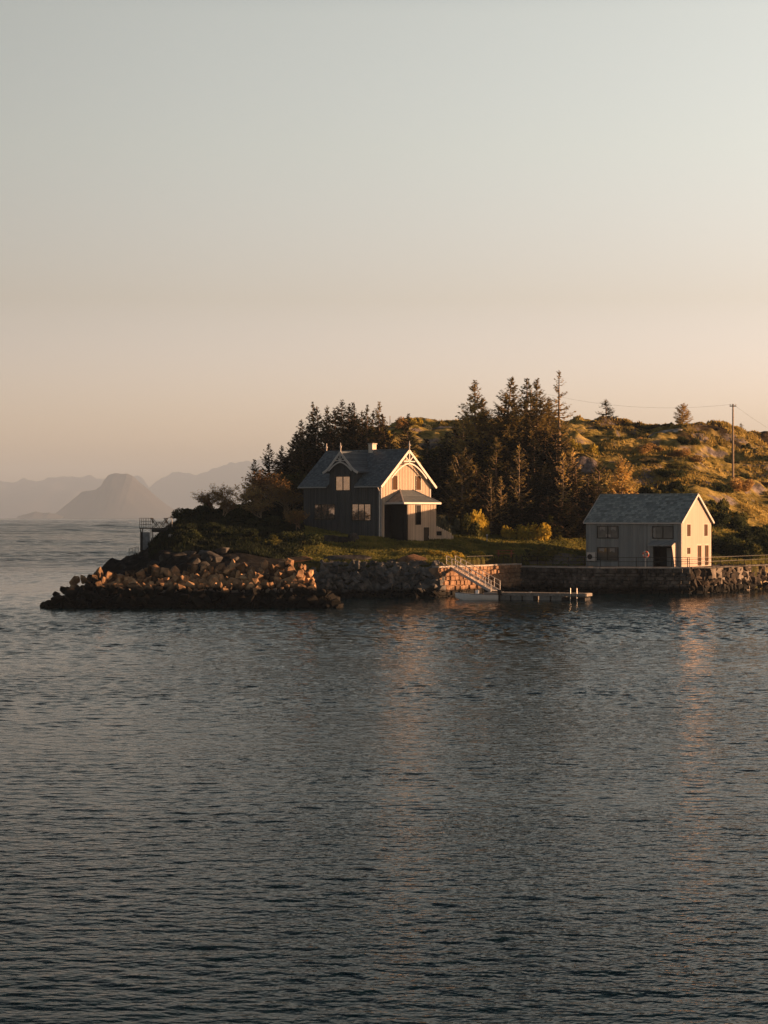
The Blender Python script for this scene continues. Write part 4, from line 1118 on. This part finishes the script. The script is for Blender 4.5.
for px, yt, D in ((486,500,255),(497,506,256),(509,498,255.5),(522,500,256),(561,498,255.5),(570,502,256),(580,500,257),(592,506,258),(548,497,256)):
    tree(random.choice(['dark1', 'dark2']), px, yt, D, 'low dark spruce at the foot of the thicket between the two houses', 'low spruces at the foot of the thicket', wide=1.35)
# skyline loners
tree('young', 606, 399, 342, 'lone dark spruce on the skyline right of the tall group', wide=1.5)
tree('small', 683, 404, 330, 'lone spiky spruce on the skyline left of the utility pole', wide=1.15)
tree('young', 741, 423, 344, 'tiny spruce on the skyline right of the utility pole', hmin=1.3)
tree('young', 768, 431, 340, 'small spruce on the skyline at the right edge', hmin=1.3)
# the dark wood behind the gabled house
rt = random.Random(31)
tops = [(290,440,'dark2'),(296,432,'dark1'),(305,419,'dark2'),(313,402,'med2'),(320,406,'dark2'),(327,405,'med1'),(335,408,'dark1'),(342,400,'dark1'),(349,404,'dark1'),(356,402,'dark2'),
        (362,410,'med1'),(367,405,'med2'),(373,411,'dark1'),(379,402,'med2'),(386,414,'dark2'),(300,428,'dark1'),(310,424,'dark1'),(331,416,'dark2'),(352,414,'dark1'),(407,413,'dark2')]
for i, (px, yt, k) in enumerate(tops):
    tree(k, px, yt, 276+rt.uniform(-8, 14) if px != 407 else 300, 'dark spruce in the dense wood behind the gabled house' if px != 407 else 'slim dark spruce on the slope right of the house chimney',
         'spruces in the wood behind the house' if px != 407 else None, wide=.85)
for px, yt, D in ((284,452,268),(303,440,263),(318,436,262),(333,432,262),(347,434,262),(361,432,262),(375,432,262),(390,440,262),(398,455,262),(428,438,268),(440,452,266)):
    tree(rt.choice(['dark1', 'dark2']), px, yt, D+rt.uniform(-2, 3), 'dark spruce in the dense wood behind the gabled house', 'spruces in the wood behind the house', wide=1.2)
# understorey between the houses
for px, yt, D in ((447,432,268),(455,425,272),(464,415,276),(470,440,262),(484,430,264),(496,440,260),(508,432,263),(522,430,264),(534,436,262),(545,428,264),(556,432,263),(567,437,268),
                  (476,462,257),(488,468,256),(505,462,260),(515,478,259),(528,470,260),(540,462,261),(552,476,260),(565,470,261),(577,462,260),(588,474,258),(597,482,258),(583,492,260),(570,496,259),(557,500,258),(545,508,258),(533,500,259),(520,502,258),(575,512,258)):
    tree(rt.choice(['dark1', 'dark2', 'dark1', 'med2']), px, yt, D, 'dark spruce in the thicket between the two houses', 'spruces in the thicket between the houses', wide=1.15)
for px, yt, D, lb_ in ((255, 459, 262, 'small dark spruce among the bare trees left of the house'), (270, 443, 268, 'left of two thin dark spruces left of the wood'), (279, 445, 269, 'right of two thin dark spruces left of the wood')):
    tree('dark2', px, yt, D, lb_, wide=.8)

def broadleaf(seed, h, spread, leaves, mat, bark, depth=5, lsz=.10):
    r = random.Random(seed); tr = MB(); V = []; Fs = []
    def grow(p, d, l, rad, k):
        q = p+d*l*.5+Vector((r.uniform(-.1, .1), r.uniform(-.1, .1), r.uniform(-.03, .1)))*l
        e = p+d*l+Vector((r.uniform(-.12, .12), r.uniform(-.12, .12), 0))*l
        tr.tube([p, q, e], [rad, rad*.85, rad*.65], 5 if k < 2 else 3, cap=False)
        if k >= depth-2:
            for _ in range(leaves):
                c = q.lerp(e, r.random())+Vector((r.gauss(0, .14), r.gauss(0, .14), r.gauss(0, .12)))
                a_ = Vector((r.gauss(0, 1), r.gauss(0, 1), r.gauss(0, 1))).normalized(); b2 = a_.orthogonal().normalized(); s = lsz*r.uniform(.6, 1.3)
                o = len(V); V.extend([c-a_*s, c+b2*s*.6, c+a_*s, c-b2*s*.6]); Fs.append((o, o+1, o+2, o+3))
        if k >= depth: return
        for _ in range(r.choice((2, 3, 3)) if k else 4):
            nd = (d+Vector((r.gauss(0, spread), r.gauss(0, spread), r.uniform(-.15, .35)))).normalized()
            grow(e if r.random() < .6 else q, nd, l*r.uniform(.62, .85), rad*.6, k+1)
    for s in range(3):
        grow(Vector((r.uniform(-.2, .2), r.uniform(-.2, .2), -.1)), Vector((r.uniform(-.4, .4), r.uniform(-.3, .3), 1)).normalized(), h*.28, .016*h, 0)
    return tr.mesh('trunk', M[bark]), fastmesh('crown', np.array(V), np.array(Fs), M[mat]), h
BRD = {'bare1': broadleaf(1, 5, .55, 1, 'bush_rust', 'bark', 5), 'bare2': broadleaf(2, 5, .7, 2, 'bush_rust', 'bark', 5), 'leafy': broadleaf(3, 5, .6, 7, 'bush_olive', 'bark', 5, .12), 'orange': broadleaf(5, 5, .6, 2, 'bush_rust', 'bark_pale', 5, .09)}
def btree(kind, px, ytop, D, label, group=None, wide=1., name='bare_tree'):
    tr, cr, h = BRD[kind]; x = PX(px, D); g = ground(x, D); H_ = max(1.2, CAMH+(HY-ytop)*D/F-g+.1)
    root = empty(name, (x, D, g-.1), random.uniform(0, 6.28), label, 'tree', group); s = H_/(h*.98); root.scale = (s*wide, s*wide, s)
    link('trunk', tr, root); link('crown', cr, root); return root
btree('bare2', 212, 481, 250, 'leftmost leafless twiggy tree on the point, leaning low', wide=1.2)
btree('bare1', 226, 478, 252, 'second bare tree on the point, pale twigs against the sky')
btree('orange', 222, 490, 247, 'low rust brown twiggy shrub under the leftmost bare trees', wide=1.3, name='shrub')
btree('orange', 240, 476, 254, 'sunlit rust brown twiggy tree left of the big bare tree', wide=1.2)
btree('bare1', 256, 461, 256, 'big dark bare tree with spreading limbs on the ridge', wide=1.1)
btree('bare2', 272, 463, 257, 'bare tree with many fine branches just left of the house roof', wide=1.1)
btree('orange', 285, 470, 254, 'orange brown twiggy tree touching the left roof corner', wide=1.2)
btree('leafy', 292, 462, 262, 'olive leafy tree behind the left roof corner', wide=1.3, name='leafy_tree')
btree('orange', 300, 456, 268, 'orange leafed tree under the dark wood at the left roof edge', wide=1.3, name='leafy_tree')
btree('bare2', 299, 500, 244, 'low bare bush hugging the left wall of the house', wide=1.)
btree('orange', 262, 490, 250, 'glowing rust brown thicket bush under the big bare tree', wide=1.6, name='shrub')

def bush_mesh(seed, mat, n=1500, lsz=.13, flat=.75):
    r = np.random.default_rng(seed)
    lob = r.normal(0, .45, (9, 3)); lob[:, 2] = np.abs(lob[:, 2])*flat*.9+.15; lr = r.uniform(.25, .55, 9)
    k = r.integers(0, 9, n); dr = r.normal(0, 1, (n, 3)); dr /= np.linalg.norm(dr, axis=1)[:, None]
    c = lob[k]+dr*(lr[k]*r.uniform(.6, 1.12, n))[:, None]; c = c[c[:, 2] > -.12]; n = len(c)
    a = r.normal(0, 1, (n, 3)); a /= np.linalg.norm(a, axis=1)[:, None]
    b2 = np.cross(a, r.normal(0, 1, (n, 3))); b2 /= np.linalg.norm(b2, axis=1)[:, None]; s = lsz*r.uniform(.5, 1.3, n)[:, None]
    V = np.stack([c-a*s, c+b2*s*.6, c+a*s, c-b2*s*.6], 1).reshape(-1, 3); Fc = np.arange(n*4).reshape(-1, 4)
    return fastmesh('bush', V, Fc, M[mat])
BM = {k: [bush_mesh(i*7+j, k, 2600, .10) for j in range(2)] for i, k in enumerate(('bush_yellow', 'bush_olive', 'bush_dark', 'bush_grey', 'bush_rust'))}
def bush(kind, px, ybase, D, w, h, label, group=None, zoff=0):
    x = PX(px, D); o = link('bush', random.choice(BM[kind])); o.location = (x, D, ground(x, D)-.12+zoff); o.rotation_euler = (0, 0, random.uniform(0, 6.28))
    o.scale = (w/2, w/2, h/1.25); return tag(o, label, 'bush', group)
bush('bush_grey', 447, 520, 251, 2.2, 2.6, 'grey green bush just right of the porch')
bush('bush_olive', 464, 522, 252, 3.0, 3.2, 'round olive bush between the grey bush and the golden one')
bush('bush_yellow', 479, 514, 253, 2.6, 4.0, 'tall golden yellow bush behind the lawn')
bush('bush_grey', 437, 514, 254, 2.0, 2.2, 'pale grey bush tucked behind the porch corner')
bush('bush_yellow', 509, 528, 253.5, 2.2, 2.2, 'small bright yellow bush on the lawn, left of the wide one')
bush('bush_yellow', 532, 526, 254, 3.8, 2.8, 'wide bright yellow bush at the edge of the lawn')
bush('bush_olive', 551, 526, 254.5, 2.4, 2.8, 'olive bush right of the wide yellow bush')
bush('bush_olive', 541, 545, 247, 3.2, 1.8, 'low dark olive bush in front of the wide yellow bush')
bush('bush_yellow', 574, 430, 300, 3.6, 3.6, 'sunlit yellow bush beside the top of the tallest spruce')
bush('bush_yellow', 414, 430, 318, 2.2, 2.6, 'orange yellow bush on the upper slope above the gable')
bush('bush_rust', 402, 432, 316, 2.4, 1.8, 'rusty bush on the upper slope above the chimney')
bush('bush_grey', 425, 425, 318, 2.0, 1.5, 'pale grey green bush right of the orange one above the gable')
bush('bush_yellow', 383, 433, 312, 2.2, 1.6, 'small yellow bush at the right edge of the dark wood')
bush('bush_yellow', 436, 551, 233.5, 1.6, .9, 'low golden bush at the top of the gangway')
bush('bush_yellow', 457, 557, 234, 2.2, 1.1, 'golden bush on the quay edge behind the gangway rails')
bush('bush_yellow', 478, 558, 238, 2.0, .8, 'low yellowish bush halfway between gangway and picnic table')
bush('bush_rust', 740, 462, 294, 3.0, 1.8, 'reddish twiggy bush at the foot of the utility pole')
rb = random.Random(77)
for k in range(44):
    px = rb.uniform(712, 800) if k % 3 else rb.uniform(600, 712); D = rb.uniform(250, 276) if px > 712 else rb.uniform(260, 280)
    D = max(D, 258 if px < 745 else 266)
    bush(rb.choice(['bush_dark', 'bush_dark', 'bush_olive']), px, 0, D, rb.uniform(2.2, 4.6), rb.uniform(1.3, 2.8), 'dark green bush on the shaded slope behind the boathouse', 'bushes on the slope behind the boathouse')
for k in range(26):
    px = rb.uniform(575, 790); D = rb.uniform(282, 335)
    bush(rb.choice(['bush_dark', 'bush_olive', 'bush_olive', 'bush_rust']), px, 0, D, rb.uniform(1.2, 3.2), rb.uniform(.5, 1.3), 'low scrubby bush scattered on the sunny hillside', 'bushes on the sunny hillside')
for k in range(26):
    px = rb.uniform(168, 300); D = rb.uniform(232, 250)
    if px < 184: px += 16
    if 238 < D < 247: D = rb.uniform(248, 252)
    bush(rb.choice(['bush_dark', 'bush_dark', 'bush_olive']), px, 0, D, rb.uniform(1.6, 3.6), rb.uniform(.7, 1.5), 'low dark bush on the shaded point left of the house', 'bushes on the point left of the house')
for k in range(16):
    px = rb.uniform(415, 470); D = rb.uniform(262, 312)
    bush(rb.choice(['bush_dark', 'bush_olive', 'bush_dark']), px, 0, D, rb.uniform(1.8, 3.6), rb.uniform(.9, 2.0), 'dark bush on the rocky slope right of the gable', 'bushes on the slope right of the gable')
# rock outcrops
for i, (px, D, s, lb_) in enumerate(((393, 318, (3.0, 3, 1.4), 'pale rock outcrop above the house chimney'), (432, 312, (4.2, 3, 1.6), 'smooth grey outcrop on the slope right of the gable'), (440, 322, (4.8, 4, 1.8), 'upper pale outcrop on the slope right of the gable'),
        (668, 322, (5.5, 3.5, 1.6), 'grey violet rock band below the lone spiky spruce'), (690, 316, (4.5, 3, 1.3), 'grey rock band right of the lone spiky spruce'), (712, 326, (4, 3, 1.2), 'low rock shelf between spiky spruce and utility pole'),
        (171, 233, (.5, .4, .8), 'pale upright stone on the shore below the bathing platform'))):
    o = link('rock', rock_mesh(900+i, (1, 1, 1), 40, 'rock', M['stone_wall'], .05)); x = PX(px, D); o.location = (x, D, ground(x, D)-s[2]*.02); o.scale = s; o.rotation_euler = (.1, rb.uniform(-.25, .1), rb.uniform(-.3, .3)); tag(o, lb_, 'rock')

# ------------------------------------------------------------------ grass and scrub
def tufts(name, n, xr, yr, hmin, hmax, wd, mat, mask, label, blades=3):
    x = rng.uniform(*xr, n); y = rng.uniform(*yr, n); k = mask(x, y); x, y = x[k], y[k]; n = len(x); z = groundv(x, y)
    V = np.zeros((n, blades, 3, 3)); cl = .5+fbm(x/5, y/5, 61, 3)
    hh = (hmin+(hmax-hmin)*np.clip(cl+rng.uniform(-.3, .3, n), 0, 1))
    for b_ in range(blades):
        az = rng.uniform(0, 6.28, n); w = wd*rng.uniform(.6, 1.4, n); ox = rng.normal(0, wd*.9, n); oy = rng.normal(0, wd*.9, n); ln = rng.uniform(-.5, .5, n)*hh; h_ = hh*rng.uniform(.6, 1.2, n)
        V[:, b_, 0] = np.stack([x+ox-np.cos(az)*w, y+oy-np.sin(az)*w, z-.05], -1)
        V[:, b_, 1] = np.stack([x+ox+np.cos(az)*w, y+oy+np.sin(az)*w, z-.05], -1)
        V[:, b_, 2] = np.stack([x+ox+ln, y+oy+ln*.5, z+h_], -1)
    V = V.reshape(-1, 3)
    return tag(link(name, fastmesh(name, V, np.arange(len(V)).reshape(-1, 3), mat)), label, 'grass', kind='stuff')
pxf = lambda x, y: 384+x*F/y
sd = lambda x, y: np.interp(pxf(x, y), SH_P, SH_D)
tufts('hill_grass', 90000, (-15, 75), (256, 352), .05, .34, .12, M['tuft_hill'], lambda x, y: (pxf(x, y) > 375) & (pxf(x, y) < 830) & (groundv(x, y) > 5.5) & (fbm(x/7, y/5, 71, 3) > -.05), 'dry golden grass and heather covering the sunny hill')
hx0, hy0 = cx, cy
def nothouse(x, y):
    dx, dy = x-cx, y-cy; u = dx*math.cos(th)+dy*math.sin(th); v = -dx*math.sin(th)+dy*math.cos(th)
    return ~((u > -.1) & (u < 9.5) & (v > -2.6) & (v < 11.4))
tufts('lawn_grass', 60000, (-14, 24), (226, 262), .06, .30, .09, M['tuft_lawn'], lambda x, y: (pxf(x, y) > 296) & (pxf(x, y) < 600) & (y > sd(x, y)+1.3) & ((pxf(x, y) < 528) | (y > 246)) & nothouse(x, y), 'green and yellow grass of the lawn around the house')
tufts('point_grass', 30000, (-30, -7), (226, 262), .10, .5, .12, M['bush_dark'], lambda x, y: (pxf(x, y) > 150) & (pxf(x, y) < 302) & (groundv(x, y) > 3.9) & nothouse(x, y), 'dark heather and grass over the point left of the house')
tufts('verge_grass', 24000, (20, 64), (246, 275), .10, .45, .10, M['tuft_lawn'], lambda x, y: (pxf(x, y) > 590) & (pxf(x, y) < 800) & (y > sd(x, y)+1.4) & (groundv(x, y) > 2.82), 'rough green grass verge behind and right of the boathouse')

# ------------------------------------------------------------------ haze
m = bpy.data.materials.new('sea_haze'); m.use_nodes = True; nt = m.node_tree
for n_ in list(nt.nodes): nt.nodes.remove(n_)
out = N(nt, 'ShaderNodeOutputMaterial'); vo = N(nt, 'ShaderNodeVolumePrincipled')
vo.inputs['Color'].default_value = (.46, .66, .98, 1); vo.inputs['Density'].default_value = 6.6e-5; vo.inputs['Anisotropy'].default_value = 0.0
nt.links.new(vo.outputs[0], out.inputs['Volume'])
HZ = True
if HZ:
    mb = MB(); mb.box((-6800, -300, -4.0), (5600, 31000, 700))
    hz = mb.build('haze', m); tag(hz, kind='stuff', label='thin warm sea haze fading the far mountains')

# ------------------------------------------------------------------ camera, light, sky
cam = bpy.data.cameras.new('camera'); co = bpy.data.objects.new('camera', cam); C.objects.link(co); sc.camera = co
co.location = (0, 0, CAMH); co.rotation_euler = (R(90), 0, 0)
cam.sensor_fit = 'VERTICAL'; cam.sensor_height = 36; cam.lens = F/1024*36; cam.shift_y = 5/1024
cam.clip_start = .5; cam.clip_end = 90000
SUN_E, SUN_T = 4.8, -4.5      # elevation; degrees toward the camera from due right
s = bpy.data.lights.new('sun', 'SUN'); s.energy = 5.0; s.angle = R(.5); s.color = (1.0, .53, .26)
so = bpy.data.objects.new('sun', s); C.objects.link(so)
dv = Vector((math.cos(R(SUN_T))*math.cos(R(SUN_E)), -math.sin(R(SUN_T))*math.cos(R(SUN_E)), math.sin(R(SUN_E))))
so.rotation_euler = dv.to_track_quat('Z', 'Y').to_euler()
w = bpy.data.worlds.new('World'); sc.world = w; w.use_nodes = True; nt = w.node_tree
bg = nt.nodes['Background']; sk_ = N(nt, 'ShaderNodeTexSky', sky_type='NISHITA'); sk_.sun_disc = False
sk_.sun_elevation = R(SUN_E); sk_.sun_rotation = math.atan2(dv.x, dv.y); sk_.air_density = 1.0; sk_.dust_density = 1.6; sk_.ozone_density = 1.5
tc = N(nt, 'ShaderNodeTexCoord'); z = sepz(nt, tc.outputs['Generated'])[2]
tint = ramp(nt, mth(nt, 'MULTIPLY', z, 1.0, True), [(0.0, (0.503, 0.464, 0.767)), (0.035, (0.567, 0.49, 0.792)), (0.098, (0.43, 0.332, 0.383)), (0.165, (0.486, 0.371, 0.349)), (0.225, (0.524, 0.383, 0.324)), (0.255, (0.247, 0.213, 0.196)), (0.31, (0.094, 0.106, 0.115)), (0.5, (0.047, 0.06, 0.066)), (1.0, (0.034, 0.047, 0.055))])
tg = N(nt, 'ShaderNodeVectorMath', operation='SCALE'); nt.links.new(tint, tg.inputs[0]); tg.inputs['Scale'].default_value = 2.2
az = sepz(nt, tc.outputs['Generated'])[0]
sidef = ramp(nt, mth(nt, 'ADD', mth(nt, 'MULTIPLY', az, .5), .5), [(0., (.24,)*3), (.41, (.39,)*3), (.46, (.46,)*3), (.52, (.53,)*3), (.60, (.62,)*3), (.70, (.50,)*3), (1., (.22,)*3)])
t2 = N(nt, 'ShaderNodeVectorMath', operation='MULTIPLY'); nt.links.new(tg.outputs[0], t2.inputs[0]); nt.links.new(sidef, t2.inputs[1])
tg = N(nt, 'ShaderNodeVectorMath', operation='SCALE'); nt.links.new(t2.outputs[0], tg.inputs[0]); tg.inputs['Scale'].default_value = 2.0
nt.links.new(mixc(nt, 1.0, sk_.outputs[0], tg.outputs[0], 'MULTIPLY'), bg.inputs['Color']); bg.inputs['Strength'].default_value = .15
sc.view_settings.view_transform = 'Standard'; sc.view_settings.look = 'None'; sc.view_settings.gamma = 1; sc.view_settings.exposure = 1.75
sc.cycles.use_denoising = True
sc.cycles.max_bounces = 5; sc.cycles.diffuse_bounces = 2; sc.cycles.glossy_bounces = 3; sc.cycles.volume_bounces = 0; sc.cycles.transparent_max_bounces = 4
